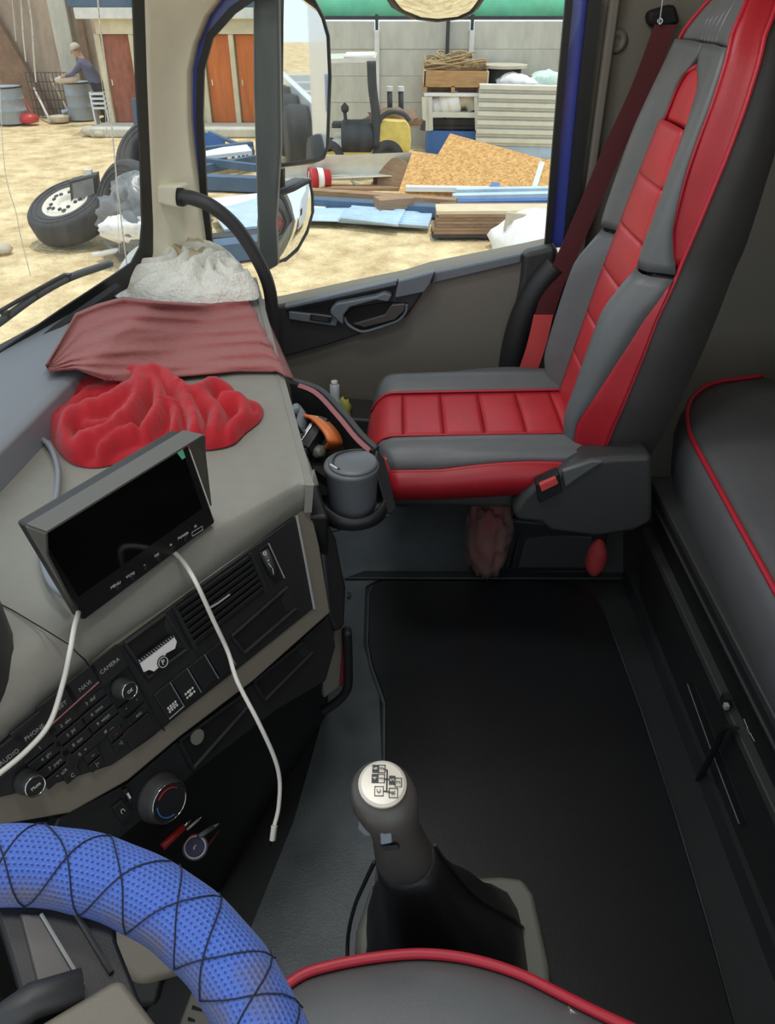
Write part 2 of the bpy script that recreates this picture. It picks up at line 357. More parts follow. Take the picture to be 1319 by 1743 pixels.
for path, r in (([(35, -5), (38, 40), (40, 70), (44, 105)], .0012), ([(48, -5), (54, 40), (57, 90), (61, 140)], .0014), ([(20, -5), (24, 35), (27, 70)], .0008),
                ([(166, -5), (171, 50), (182, 130), (190, 215), (198, 300), (208, 390), (216, 452)], .0016), ([(160, 60), (176, 160), (182, 235)], .0007),
                ([(-2, 110), (4, 240), (12, 310), (28, 365), (34, 398), (52, 470)], .0008), ([(196, 290), (199, 330), (203, 430)], .0006)):
    MB().tube(smooth_path(wpx(path, .003), 4), r, 5, ry=r*.4).build('drip_mark', M_towel, W1)
# dark header over the windscreen
o = MB(); o.prism([wsp(s, 1.60)+V((.01, 0, 0)) for s in range(5)]+[wsp(s, 1.60)+V((.25, 0, .0)) for s in range(4, -1, -1)], (0, 0, .35)); o.build('header', M_ceil, W1)
# ---- A pillar
def pw(z): return -.600+RAKE*(z-.75)
def pd(z): return tab(z, [(.5, -.488), (.8, -.490), (1.0, -.490), (1.12, -.474), (1.21, -.438), (1.28, -.37), (1.34, -.25), (1.6, -.2)])
rings = []
for k in range(24):
    z = .5+k*1.2/23; a, b = pw(z), pd(z)
    rings.append([V((a, 1.845, z)), V((a+.02, 1.855, z)), V((lerp(a, b, .45), 1.905, z)), V((b-.02, 1.955, z)), V((b, 1.972, z)), V((b, 2.05, z)), V((a+.01, 2.05, z)), V((a-.004, 1.86, z))])
PIL = struct(MB().loft(rings).build('trim_1', M_pillar, smooth=True, bevel=.006), 'cream front pillar lining between windscreen and side window', 'trim')
# ---- door and side window
belt = [(430, 529), (480, 520), (600, 494), (690, 476), (735, 462), (830, 443), (905, 428), (946, 419)]
D1 = struct(thing('door_1', (0, 2.0, 0), 'passenger door with grey card and black armrest trim', 'door'), 'passenger door with grey card and black armrest trim', 'door')
YD = 1.985
def dp(pts, y): return [at(x, yy, Y=y) for x, yy in pts]
top = dp(belt, YD)
MB().prism([V((-.50, YD, -.05)), V((-.50, YD, .56))]+top+[V((.475, YD, .6)), V((.475, YD, -.05))], (0, .09, 0)).build('door_card', M_doorg, D1, bevel=.004)
up = dp([(430, 529), (480, 521), (600, 495), (690, 477), (736, 463), (716, 506), (692, 541), (668, 552), (560, 588), (470, 613), (400, 635), (400, 540)], 1.962)
MB().prism(up, (0, .03, 0)).build('armrest_trim', M_doorb, D1, bevel=.008)
MB().prism(dp([(893, 432), (947, 420), (944, 470), (900, 560), (858, 660), (842, 660), (872, 560), (886, 490)], 1.955), (0, .05, 0)).build('rear_trim', M_doorb, D1, bevel=.012)
MB().prism(dp([(738, 464), (889, 432), (886, 448), (734, 484)], 1.972), (0, .02, 0)).build('card_cap', M_doorl, D1, bevel=.005)
MB().prism(dp([(678, 479), (741, 462), (732, 484), (722, 498), (672, 508)], 1.945), (0, .03, 0)).build('belt_cap', M_doorl, D1, bevel=.004)
MB().prism(dp([(484, 522), (676, 477), (675, 486), (486, 527)], 1.945), (0, .03, 0)).build('belt_rail', M_doorl, D1, bevel=.003)
MB().prism(dp([(500, 528), (672, 489), (668, 506), (590, 520), (562, 536), (510, 531)], 1.960), (0, .005, 0)).build('recess', M_gap, D1)
pull = dp([(562, 528), (572, 517), (640, 504), (655, 498), (668, 503), (661, 515), (640, 512), (596, 524), (585, 537), (584, 556), (562, 535)], 1.935)
MB().prism(pull, (0, .03, 0)).build('pull_grip', M_doorl, D1, bevel=.006)
MB().prism(dp([(588, 534), (600, 524), (660, 514), (692, 516), (690, 530), (678, 545), (622, 563), (602, 558), (590, 548)], 1.957), (0, .01, 0)).build('handle_bowl', M_gap, D1)
MB().tube(smooth_path(dp([(586, 540), (592, 552), (606, 561), (622, 564), (655, 554), (678, 545), (690, 531), (692, 518)], 1.952), 5), .0045, 8).build('bowl_rim', M_doorl, D1, smooth=True)
lv = MB().prism(dp([(600, 552), (655, 536), (666, 519), (690, 517), (688, 530), (672, 545), (620, 558)], 1.942), (0, .012, 0)).build('release_lever', M_knob, D1, bevel=.003)
lv['label'] = 'dull purple-grey release lever'
sw = MB().prism(dp([(491, 530), (577, 541), (572, 556), (492, 544)], 1.950), (0, .014, 0)).build('switch_plate', M_doorl, D1, bevel=.003)
MB().prism(dp([(528, 536), (566, 541), (562, 550), (527, 545)], 1.947), (0, .004, 0)).build('window_switch', M_key, sw)
MB().prism(dp([(532, 538), (558, 541.5), (556, 547.5), (531, 544)], 1.945), (0, .003, 0)).build('rocker', M_doorb, sw)
# window frame rings
lp = [(366, 446), (353, 330), (346, 200), (348, 120), (363, 66), (400, 24), (440, -4), (500, -24), (600, -30), (900, -30), (952, -22), (962, 0), (950, 130), (938, 270), (926, 424)]
L0 = dp(lp, 2.02)
def offs(L, d):
    out = []
    for i, p in enumerate(L):
        a, b = L[max(i-1, 0)], L[min(i+1, len(L)-1)]; t = (b-a).normalized(); nn = V((-t.z, 0, t.x)); out.append(p+nn*d)
    return out
W2 = struct(thing('window_2', (0, 2.03, .7), 'passenger side window with dark rubber surround', 'window'), 'passenger side window with dark rubber surround', 'window')
sgn = 1 if offs(L0, .01)[0].x < L0[0].x else -1
def ring(d0, d1, y, th, name, m, par=W2):
    a = [V((p.x, y, p.z)) for p in offs(L0, sgn*d0)]; b = [V((p.x, y, p.z)) for p in offs(L0, sgn*d1)]
    return MB().grid([a, b]).build(name, m, par, solid=th, off=0)
ring(0, .016, 2.02, .014, 'inner_seal', M_rubber)
ring(.012, .05, 2.035, .012, 'painted_frame', M_blue)
ring(.046, .075, 2.005, .02, 'outer_seal', M_rubber)
MB().grid([[V((x, 2.03, z)) for x in (-.5, 0, .45)] for z in (.5, .9, 1.36)]).build('pane', M_side, W2)
# lining strip between blue frame and B pillar
MB().prism([(.474, 2.0, .55), (.492, 2.0, .55), (.488, 2.0, 1.5), (.466, 2.0, 1.5)], (0, .05, 0)).build('pillar_edge', M_wallg, WR, bevel=.006)
# mirror mast / quarter-light bar outside the glass
MB().prism([at(x, y, Y=2.07) for x, y in [(430, -40), (474, -40), (478, 250), (470, 380), (474, 452), (441, 470), (438, 380), (431, 150)]], (0, .04, 0)).build('divider_bar', M_mast, W2, bevel=.008)

# ================================================================ YARD
o = MB(); n = 60; rows = []
for i in range(n+1):
    r = []
    for j in range(n+1):
        x = -45+90*i/n; y = -30+80*j/n; r.append(V((x, y, GZ+.05*NZ.noise(V((x*.4, y*.4, 0)))-.03)))
    rows.append(r)
GR = struct(o.grid(rows).build('ground', M_sand, smooth=True), 'pale sandy yard ground outside the truck', 'ground')
# --- concrete panel fence
WY = g(620, 246).y
FX0, FX1 = at(642, 150, Y=WY).x, at(798, 150, Y=WY).x; step = FX1-FX0
PH = .465
FW = struct(thing('wall_yard', (1, WY, GZ), 'grey precast concrete panel fence behind the forklift', 'wall'), 'grey precast concrete panel fence behind the forklift', 'wall')
pm = None
for k in range(-1, 5):
    x = FX0+k*step
    for r in range(5):
        if pm is None:
            ob = MB().box((x+step/2, WY, GZ+PH/2-.14), (step-.09, .06, PH)).build('panel', M_conc, FW, bevel=.01, seg=1); pm = ob; base = (k, r)
        else:
            q = pm.copy(); COL.objects.link(q); q.location = V(((k-base[0])*step, random.uniform(-.008, .008), (r-base[1])*PH))
    MB().box((x, WY-.03, GZ+2.08/2-.05), (.1, .14, 2.1)).build('post', M_concl, FW, bevel=.008, seg=1)
    MB().box((x, WY+.02, GZ+2.15), (.06, .06, .3)).build('post_extension', M_dark, FW)
MB().box((3.6, WY+.05, GZ+2.24), (12, .06, .06)).build('top_rail', M_dark, FW)
bx = at(762, 60, Y=WY-.12); MB().box((bx.x, WY-.13, GZ+1.35), (.07, .05, 2.3)).build('brace_pole', M_dark, FW)
# tarp above fence
rows = [[V((-2.2+i*.4, WY+.22+.06*math.sin(i*1.7+k), GZ+2.26+k*.3)) for i in range(40)] for k in range(7)]
tag(MB().grid(rows).build('green_tarp', M_tarp, solid=.01, smooth=True), 'green tarpaulin stretched above the concrete fence', 'tarpaulin')
# --- building with brown doors
BY = g(400, 222).y; BXR = at(500, 200, Y=BY).x; BXL = at(150, 100, Y=BY).x
BD = thing('workshop_building', ((BXL+BXR)/2, BY+1, GZ), 'plastered yard building with orange and maroon doors', 'building')
ztop = at(300, 12, Y=BY).z; zb1 = at(400, 32, Y=BY).z; zb2 = at(400, 58, Y=BY).z; zdo = at(400, 219, Y=BY).z
BXW = at(173, 100, Y=BY).x
MB().prism([(BXW, BY+.15, GZ), (BXR, BY+.15, GZ), (BXR, BY+.15, ztop), (BXW, BY+.15, ztop)], (0, 2.5, 0)).build('wall', M_plaster, BD)
MB().box(((BXL+BXR)/2, BY, (ztop+zb1)/2), (BXR-BXL+.1, .4, ztop-zb1)).build('lintel_beam', M_concl, BD, bevel=.02)
MB().box(((BXW+BXR)/2, BY+.08, (zb1+zb2)/2), (BXR-BXW, .25, zb1-zb2)).build('lintel', M_plaster, BD)
MB().box(((BXL+BXR)/2, BY+1.2, ztop+.25), (BXR-BXL+.3, 2.8, .5)).build('roof', M_steelb, BD, bevel=.02)
for a, b, m, nm in ((180, 228, M_maroon, 'maroon'), (352, 393, M_orange, 'orange'), (404, 446, M_orange, 'orange')):
    xa, xb = at(a, 120, Y=BY).x, at(b, 120, Y=BY).x
    dd = MB().box(((xa+xb)/2, BY+.12, (zdo+zb2)/2), (xb-xa, .08, zb2-zdo-.03)).build('door', m, BD, bevel=.01); dd['label'] = 'weathered '+nm+' timber door'
    MB().box((xa+.08, BY+.07, lerp(zdo, zb2, .5)), (.03, .03, .12)).build('door_handle', M_chrome, dd)
for a in (176, 232, 346, 398, 450):
    xa = at(a, 120, Y=BY).x; MB().box((xa, BY+.08, (GZ+zb2)/2), (.11, .2, zb2-GZ)).build('jamb', M_plaster, BD, bevel=.01)
MB().box(((BXL+BXR)/2, BY-.4, GZ+.06), (BXR-BXL, .9, .2)).build('step', M_conc, BD, bevel=.05)
# --- adobe wall at far left with pilaster
AY = g(60, 203).y+1.0; xr = at(165, 100, Y=AY).x
AW = struct(MB().box((xr-6, AY+.3, GZ+2.2), (12, .5, 4.5)).build('wall_adobe', M_adobe), 'rough brown adobe wall at the far end of the yard', 'wall')
xp = at(118, 100, Y=AY).x; MB().box((xp, AY, GZ+2.2), (.45, .3, 4.5)).build('pilaster', M_conc, AW, bevel=.03)
xq = at(150, 100, Y=AY).x; MB().box((xq, AY, GZ+2.2), (.12, .25, 4.5)).build('corner_post', M_brick, AW)
bt = [at(x, y, Y=AY-.25) for x, y in [(-60, -60), (96, 204), (40, 204), (-60, 60)]]
tag(MB().prism(bt, (0, .2, 0)).build('diagonal_shadow_slab', M_brick, bevel=.02), 'dark brown slab standing in for a diagonal shadow on the adobe wall', 'slab')  # solid dark slab drawn in place of a shadow on the wall
# --- drum, tank, mesh, rake, sticks, person
def drum(px0, px1, ptop, pbot, label, name, m, rb=1.0):
    b = g((px0+px1)/2, pbot); d = (b-EYE); wpx_ = (px1-px0)/FPX*d.dot(CM @ V((0, 0, -1)))
    h = at((px0+px1)/2, ptop, Y=b.y).z-GZ; r = wpx_/2; b.y += r*.6
    t = thing(name, b, label, 'drum')
    MB().lathe([(r*rb, 0), (r*rb*1.02, .02), (r, h*.33), (r*1.04, h*.35), (r, h*.37), (r, h*.66), (r*1.04, h*.68), (r, h*.7), (r, h), (r*1.03, h+.02), (r*.94, h+.02), (r*.9, h-.06), (0, h-.08)], b, n=24).build('body', m, t, smooth=True)
    MB().tube([b+V((r*math.cos(a)*1.02, r*math.sin(a)*1.02, h+.01)) for a in [i*math.pi/10 for i in range(20)]], .02, 6, True).build('rim', M_dark, t)
    return t
drum(-12, 42, 150, 211, 'large pale galvanised tank at the left edge of the yard', 'water_tank', M_drum)
drum(116, 160, 142, 204, 'bluish drum in front of the stooping man', 'water_drum', M_drum, 1.15)
o = MB(); a, b = g(50, 204), g(128, 204); a.y = b.y = AY-.7; h = 1.0
for i in range(13): p = lerp(a, b, i/12); o.tube([p, p+V((0, 0, h))], .008, 5)
for i in range(6): o.tube([a+V((0, 0, h*i/5)), b+V((0, 0, h*i/5))], .008, 5)
tag(o.build('wire_mesh_panel', M_dark), 'dark wire mesh panel against the adobe wall', 'mesh panel')
def stick(p0, p1, r, label, name, m):
    a = g(*p0); b = at(p1[0], p1[1], Y=AY-.35); return tag(MB().tube([a, b], r, 7).build(name, m, smooth=True), label, name.replace('_', ' ').split()[-1])
stick((86, 208), (58, 150), .03, 'pale pole leaning on the mesh panel beside the tank', 'leaning_pole', M_concl)
stick((60, 206), (34, 152), .018, 'thin dark red rod leaning beside the tank', 'leaning_rod', M_redb)
rk = g(118, 200); RK = thing('rake', rk, 'rake with pale handle and white head by the adobe wall', 'rake')
hb = at(82, 126, Y=AY-.3); MB().tube([rk+V((0, 0, .15)), hb], .022, 7).build('handle', M_woodl, RK)
MB().tube([rk+V((-.15, 0, .12)), rk+V((.15, 0, .22))], .05, 7).build('socket', M_lblue, RK)
hd = g(145, 204); MB().tube([rk+V((.1, 0, .2)), hd+V((0, 0, .2))], .018, 6).build('head_bar', M_wsheet, RK)
for i in range(6): p = lerp(rk+V((.12, 0, .2)), hd+V((0, 0, .2)), i/5); MB().tube([p, p+V((.02, -.1, -.19))], .01, 5).build('tine', M_wsheet, RK)
p = g(52, 210); tag(MB().lathe([(.05, 0), (.2, .03), (.23, .12), (.14, .2), (0, .22)], p, n=14).build('red_bundle', M_redb, smooth=True), 'small red bundle on the sand beside the tank', 'bundle')
p = g(102, 207); tag(MB().lathe([(.2, 0), (.25, .12), (.24, .13), (.18, .04), (0, .03)], p, n=18).build('shallow_tub', M_stone, smooth=True), 'shallow pale tub on the ground beside the rake', 'tub')
# person
pf = g(174, 209); X0, Y0 = pf.x, pf.y
def skinbody(name, nodes, edges, mats, pick):
    me = bpy.data.meshes.new(name); me.from_pydata([n[0] for n in nodes], edges, []); ob = bpy.data.objects.new(name, me); COL.objects.link(ob)
    m = ob.modifiers.new('k', 'SKIN'); ly = me.skin_vertices[0]
    for i, n in enumerate(nodes): ly.data[i].radius = n[1] if isinstance(n[1], tuple) else (n[1], n[1])
    ly.data[0].use_root = True
    ob.modifiers.new('u', 'SUBSURF').levels = 2
    dg = bpy.context.evaluated_depsgraph_get(); dg.update(); me2 = bpy.data.meshes.new_from_object(ob.evaluated_get(dg)); bpy.data.objects.remove(ob)
    me2.materials.clear()
    for m in mats: me2.materials.append(m)
    for f in me2.polygons: f.material_index = pick(f.center); f.use_smooth = True
    q = bpy.data.objects.new(name, me2); COL.objects.link(q); return q
nodes = [((.05, 0, .84), .15), ((-.02, 0, 1.02), (.15, .17)), ((-.16, 0, 1.24), (.15, .19)), ((-.22, 0, 1.37), .07), ((-.28, 0, 1.46), .1), ((-.31, 0, 1.54), .1),
         ((.08, .1, .76), .12), ((.02, .1, .44), .08), ((.1, .1, .09), .055), ((-.08, .1, .04), .045),
         ((.08, -.1, .76), .12), ((.06, -.1, .44), .08), ((.18, -.1, .09), .055), ((.0, -.1, .04), .045),
         ((-.2, .19, 1.26), .065), ((-.42, .2, 1.08), .05), ((-.66, .16, 1.02), .038), ((-.75, .16, 1.01), .035),
         ((-.2, -.19, 1.26), .065), ((-.40, -.2, 1.06), .05), ((-.64, -.16, 1.00), .038), ((-.73, -.16, .99), .035)]
edges = [(0, 1), (1, 2), (2, 3), (3, 4), (4, 5), (0, 6), (6, 7), (7, 8), (8, 9), (0, 10), (10, 11), (11, 12), (12, 13), (2, 14), (14, 15), (15, 16), (16, 17), (2, 18), (18, 19), (19, 20), (20, 21)]
def pick(c):
    if c.z < .16: return 3
    if c.z < .88: return 1
    if c.z > 1.38 or c.x < -.6: return 2
    return 0
pe = skinbody('person', nodes, edges, [M_shirt, M_pants, M_skin, M_dark], pick); pe.location = (X0, Y0, GZ); WM[pe.name] = Matrix.Translation(pe.location)
tag(pe, 'person in blue-grey shirt and dark trousers stooping over the drum', 'person')
hc = V((X0-.30, Y0, GZ+1.56)); MB().lathe([(.115, -.02), (.118, .02), (.1, .08), (.05, .115), (0, .12)], hc, (-.35, 0, 1), 16).build('cap', M_cap, pe, smooth=True)
for sy in (-.09, .09): MB().lathe([(.012, 0), (.01, .012), (0, .014)], hc+V((-.09, sy*.4, -.05)), (-1, 0, -.3), 8).build('eye', M_dark, pe)
MB().lathe([(.02, 0), (.012, .025), (0, .03)], hc+V((-.1, 0, -.085)), (-1, 0, -.4), 8).build('nose', M_skin, pe, smooth=True)
# sack on the drum, white lattice crate
p = at(128, 138, Y=pf.y-.4); tag(MB().lathe([(0, -.3), (.05, -.28), (.08, -.16), (.09, .1), (.07, .25), (0, .3)], V((p.x-.3, pf.y-.1, at(128, 134, Y=pf.y).z)), (1, 0, .1), 14).build('sack', M_cap, smooth=True), 'pale sack laid across the bluish drum', 'sack')
p = g(181, 210); CR = thing('lattice_crate', p, 'white lattice plastic crate stack beside the maroon door', 'crate')
for k in range(4): MB().box(p+V((0, -.15, .36+.1*k)), (.36, .3, .05)).build('slat', M_wsheet, CR, bevel=.01, seg=1)
for sx in (-.16, .16): MB().box(p+V((sx, -.15, .35)), (.04, .28, .7)).build('upright', M_wsheet, CR)
p = g(238, 250); tp = at(232, 168, Y=p.y)
tag(MB().prism([p+V((-.09, 0, 0)), p+V((.09, 0, 0)), V((tp.x+.1, p.y, tp.z)), V((tp.x-.1, p.y, tp.z))], (0, .08, 0)).build('steel_plank', M_steelb, bevel=.01), 'upright blue steel plank beside the maroon door', 'plank')
for x, y, s, lb in ((155, 229, .22, 'largest pale stone in front of the maroon door'), (170, 231, .14, 'small pale stone beside the larger one by the step'), (222, 272, .13, 'small grey block lying alone on the sand'), (6, 428, .12, 'dark clod on the sand at the left edge')):
    p = g(x, y); o = MB().lathe([(0, -.1*s), (.8*s, 0), (s, .3*s), (.7*s, .7*s), (0, .85*s)], p, (.1, 0, 1), 9); tag(o.build('stone', M_stone, smooth=True), lb, 'stone', 'loose stones on the yard')
# --- tyres and heap beyond the windscreen
def make_tyre(loc, ax, R, w, label, rim=True):
    t = thing('truck_tyre', loc, label, 'tyre', 'tyres dumped on the sand')
    c = V(loc); ax = V(ax).normalized(); h = w/2
    MB().lathe([(R*.56, -h*.86), (R*.62, -h), (R*.9, -h), (R*.97, -h*.8), (R, -h*.5), (R, h*.5), (R*.97, h*.8), (R*.9, h), (R*.62, h), (R*.56, h*.86), (R*.54, 0), (R*.56, -h*.86)], c, ax, 40).build('casing', M_tyre, t, smooth=True)
    for s in (.72, .84): MB().tube([c+ax*h*1.01+(Matrix.Rotation(a, 3, ax) @ ax.orthogonal().normalized())*R*s for a in [i*math.pi/20 for i in range(40)]], .008, 5, True).build('bead_rib', M_tyre, t)
    if rim:
        MB().lathe([(R*.56, h*.7), (R*.58, h*.95), (R*.53, h*.98), (R*.48, h*.75), (R*.44, h*.95), (R*.22, h*1.0), (R*.2, h*.8), (R*.12, h*.5), (0, h*.5)], c, ax, 32).build('wheel_disc', M_rim, t, smooth=True)
        e = ax.orthogonal().normalized()
        for i in range(10):
            d = Matrix.Rotation(i*math.pi/5, 3, ax) @ e; MB().lathe([(.026, 0), (.026, .02), (.0, .022)], c+ax*h*.93+d*R*.335, ax, 8).build('wheel_nut', M_dark, t)
        for i in range(5):
            d = Matrix.Rotation(i*math.pi/2.5+.3, 3, ax) @ e; MB().lathe([(R*.06, 0), (R*.06, .004), (0, .004)], c+ax*h*.965+d*R*.40, ax, 10).build('hand_hole', M_dark, t)
    return t
b = g(120, 428); ty = b+V((-.1, .55, .34))
make_tyre(ty, (-.18, -.35, .92), .54, .34, 'tilted truck tyre with cream wheel disc on the sand')
b2 = g(205, 440); make_tyre(b2+V((.1, .45, .5)), (-.55, -.75, .35), .53, .32, 'bare black tyre leaning beside the tyre with the wheel', rim=False)
make_tyre(b2+V((.35, .95, .95)), (-.2, -.7, .6), .5, .3, 'black tyre lying on top of the heap', rim=False)
def blob(c, r, sc3, amp, seed, nu=28, nv=16, freq=2.2, ridge=False):
    c = V(c); rows = []
    for j in range(nv+1):
        th = math.pi*j/nv; row = []
        for i in range(nu+1):
            ph = 2*math.pi*i/nu; d = V((math.sin(th)*math.cos(ph), math.sin(th)*math.sin(ph), math.cos(th)))
            q = NZ.fractal(d*freq+V((seed, seed*1.7, 0)), .8, 2.2, 4)
            if ridge: q = (1-abs(q)*2)*.6
            row.append(c+V((d.x*sc3[0], d.y*sc3[1], d.z*sc3[2]))*(r*(1+amp*q)))
        rows.append(row)
    return MB().grid(rows)
M_black_sheet = mat('plastic_sheet', S(120, 122, 124), .35, var=.25, vscale=6)
hc = b2+V((.45, .15, .4)); tag(blob(hc, .6, (.9, .7, .75), .55, 3, 40, 24, 2.6, True).build('plastic_heap', M_black_sheet, smooth=True), 'heap of crumpled dark plastic sheeting on the tyres', 'plastic sheet')
tag(blob(b2+V((.25, -.28, .42)), .22, (1.3, .5, .6), .5, 9, 26, 14, 3, True).build('plastic_bag', M_bag, smooth=True), 'crumpled white plastic bag on the dark heap', 'bag')
p0, p1 = at(158, 435, Y=b2.y-.2), at(246, 416, Y=b2.y-.1); tag(MB().tube([p0, p1], .03, 8).build('white_pipe', M_bag, smooth=True), 'white pipe lying across the tyre heap', 'pipe')
q = [at(x, y, Y=ty.y-.05) for x, y in ((117, 309), (164, 297), (168, 334), (121, 347))]
SD = thing('reflection_panel', q[3], 'dark flat panel on the tyre standing in for a windscreen reflection', 'panel')  # built as an object in place of the monitor's reflection in the glass
MB().prism(q, (0, .12, .02)).build('panel', M_dark, SD, bevel=.01)  # body of the stand-in for the windscreen reflection
MB().prism([lerp(q[0], q[2], .12), lerp(q[1], q[3], .12), lerp(q[2], q[0], .12), lerp(q[3], q[1], .12)], (0, -.012, 0)).build('pane', M_black_sheet, SD)
q2 = [at(x, y, Y=ty.y-.06) for x, y in ((124, 347), (165, 336), (166, 347), (126, 358))]; MB().prism(q2, (0, .1, 0)).build('reflection_base_bar', M_zinc, SD, bevel=.008)
p = at(148, 297, Y=ty.y); MB().box(p+V((0, .05, 0)), (.1, .08, .1)).build('bracket', M_zinc, SD)
p0, p1 = g(200, 318), g(262, 322); tag(MB().box((p0+p1)/2+V((.4, .3, .12)), (1.3, .12, .16)).build('steel_channel', M_steelb, bevel=.01), 'blue steel channel on the ground behind the tyres', 'beam')

# --- blue steel clutter seen past the front of the side window
def beam(a, b, w, h, label, name='steel_beam', m=None, cat='beam', lift=0.0):
    a = V(a)+V((0, 0, lift)); b = V(b)+V((0, 0, lift)); d = (b-a).normalized(); sdir = V((0, 0, 1)).cross(d).normalized()*w/2; u = V((0, 0, h))
    return tag(MB().hexa([a-sdir, a+sdir, b+sdir, b-sdir, a-sdir+u, a+sdir+u, b+sdir+u, b-sdir+u]).build(name, m or M_steelb, bevel=.01, seg=1), label, cat)
yb = g(400, 268).y
RF = thing('steel_railing', g(400, 270), 'blue steel railing with diagonal braces before the orange doors', 'railing')
r1, r2 = at(356, 226, Y=yb), at(431, 256, Y=yb-.6); rb1, rb2 = at(356, 262, Y=yb), at(431, 290, Y=yb-.6)
MB().tube([r1, r2], .04, 6).build('top_rail', M_steelb, RF); MB().tube([rb1, rb2], .04, 6).build('bottom_rail', M_steelb, RF)
for k in (.55, .78, 1.0): MB().tube([lerp(r1, r2, k), lerp(rb1, rb2, k)], .03, 6).build('upright', M_steelb, RF)
for k, j in ((.55, .36), (.55, .78), (.8, .98)): MB().tube([lerp(r1, r2, k), lerp(rb1, rb2, j)], .025, 6).build('brace', M_steelb, RF)
MB().prism([r1+V((-.4, 0, .1)), lerp(r1, r2, .36), lerp(rb1, rb2, .36), rb1+V((-.4, 0, 0))], (0, .05, 0)).build('plate', M_blueb, RF)
pts = [g(340, 292), g(420, 272), g(432, 288), g(340, 300)]
tag(MB().prism([p+V((0, 0, .25)) for p in pts], (0, 0, .06)).build('white_ramp_sheet', M_wsheet), 'white sheet lying under the blue railing', 'sheet')
MB2 = [((352, 284), (432, 274), .12, .14, 'blue steel beam lying closest to the railing', .2), ((350, 306), (436, 288), .12, .14, 'blue steel beam crossing in the middle of the heap', .1), ((352, 300), (440, 312), .1, .12, 'blue steel beam slanting across the heap', .18), ((350, 322), (450, 326), .22, .22, 'thick blue steel beam nearest the flat blue sheet', .0)]
for a, b_, w_, h_, lb, lf in MB2: beam(g(*a), g(*b_), w_, h_, lb, lift=lf)
tag(MB().prism([g(x, y)+V((0, 0, .08)) for x, y in [(352, 352), (452, 340), (452, 362), (352, 366)]], (0, 0, .03)).build('white_sheet', M_wsheet), 'white sheet on the ground behind the flat blue sheet', 'sheet')
tag(MB().prism([g(x, y)+V((0, 0, .1)) for x, y in [(362, 375), (440, 352), (478, 398), (384, 408)]], (0, 0, .03)).build('blue_sheet', M_lblue), 'flat pale blue sheet seen beside the black grab handle', 'sheet')
tag(MB().prism([g(x, y) for x, y in [(352, 412), (470, 398), (470, 410), (352, 420)]], (0, 0, .1)).build('dark_plank', M_dark), 'dark plank at the near edge of the flat blue sheet', 'plank')
beam(g(345, 447), g(470, 432), .3, .22, 'grey steel channel nearest the truck by the white towel', m=M_steelb)

# --- forklift
fy = g(640, 300).y
def fp(x, y, dy=0): return at(x, y, Y=fy+dy)
fb0 = fp(620, 268); FK = thing('forklift', (fb0.x, fy+.5, GZ), 'old yellow forklift with dark overhead guard and bare engine', 'forklift')
MB().tube(smooth_path([fp(632, 104), fp(634, 150), fp(640, 200), fp(638, 250)], 5), .075, 8).build('guard_pillar', M_dark, FK, smooth=True)
MB().tube(smooth_path([fp(632, 104, 1.0), fp(634, 150, 1.0), fp(640, 200, 1.0), fp(638, 250, 1.0)], 5), .07, 8).build('guard_pillar', M_dark, FK, smooth=True)
rf = [fp(500, 101), fp(640, 97), fp(640, 107), fp(500, 110)]; MB().prism(rf, (0, 1.1, 0)).build('guard_roof', M_zinc, FK, bevel=.01)
MB().prism([fp(585, 95), fp(636, 94), fp(636, 98), fp(585, 98)], (0, .9, 0)).build('roof_plate', M_bag, FK)
MB().tube([fp(500, 104), fp(488, 285)], .07, 8).build('guard_pillar', M_dark, FK)
cw = [fp(642, 212), fp(652, 204), fp(690, 206), fp(698, 216), fp(700, 240), fp(697, 262), fp(640, 264)]; MB().prism(cw, (0, 1.0, 0)).build('counterweight', M_yellow, FK, bevel=.06, seg=3)
MB().prism([fp(545, 252), fp(645, 250), fp(645, 268), fp(545, 268)], (0, 1.0, 0)).build('chassis', M_yellow, FK, bevel=.02)
MB().prism([fp(560, 285), fp(640, 282), fp(660, 268), fp(560, 268)], (0, .8, 0)).build('under_frame', M_dark, FK, bevel=.02)
MB().prism([fp(565, 238), fp(600, 236), fp(602, 252), fp(565, 252)], (0, .8, 0)).build('step_plate', M_zinc, FK)
eng = MB(); 
MB().lathe([(.24, 0), (.27, .03), (.27, .5), (.22, .55), (0, .55)], fp(582, 233, .15), (1, 0, 0), 18).build('engine_drum', M_dark, FK, smooth=True)
for i in range(9):
    a = fp(random.uniform(600, 634), random.uniform(215, 245), .2); b = fp(random.uniform(600, 636), random.uniform(212, 248), .3)
    MB().tube(smooth_path([a, (a+b)/2+V((random.uniform(-.1, .1), -.1, .12)), b], 5), .035, 6).build('hose', M_dark if i % 3 else M_steelb, FK, smooth=True)
MB().tube([fp(589, 210, .2), fp(586, 186, .2)], .03, 6).build('lever', M_dark, FK); MB().lathe([(0, -.08), (.06, -.04), (.07, .03), (0, .1)], fp(587, 185, .2), n=10).build('lever_grip', M_dark, FK, smooth=True)
MB().box(fp(590, 212, .3), (.5, .3, .08)).build('dash_plate', M_dark, FK, bevel=.02)
for x in (663, 682):
    MB().tube([fp(x+1, 200, .5), fp(x, 154, .5)], .045, 8).build('exhaust_stack', M_dark, FK, smooth=True); MB().lathe([(.06, 0), (.06, .07), (0, .07)], fp(x, 155, .5), n=10).build('stack_cap', M_concl, FK)
MB().tube(smooth_path([fp(645, 206), fp(655, 195), fp(670, 190), fp(688, 195), fp(697, 206)], 5), .04, 8).build('top_hose', M_dark, FK, smooth=True)
blob(fp(668, 203, .4), .4, (1.1, .6, .4), .4, 5, 20, 12).build('engine_cover', M_brick, FK, smooth=True)
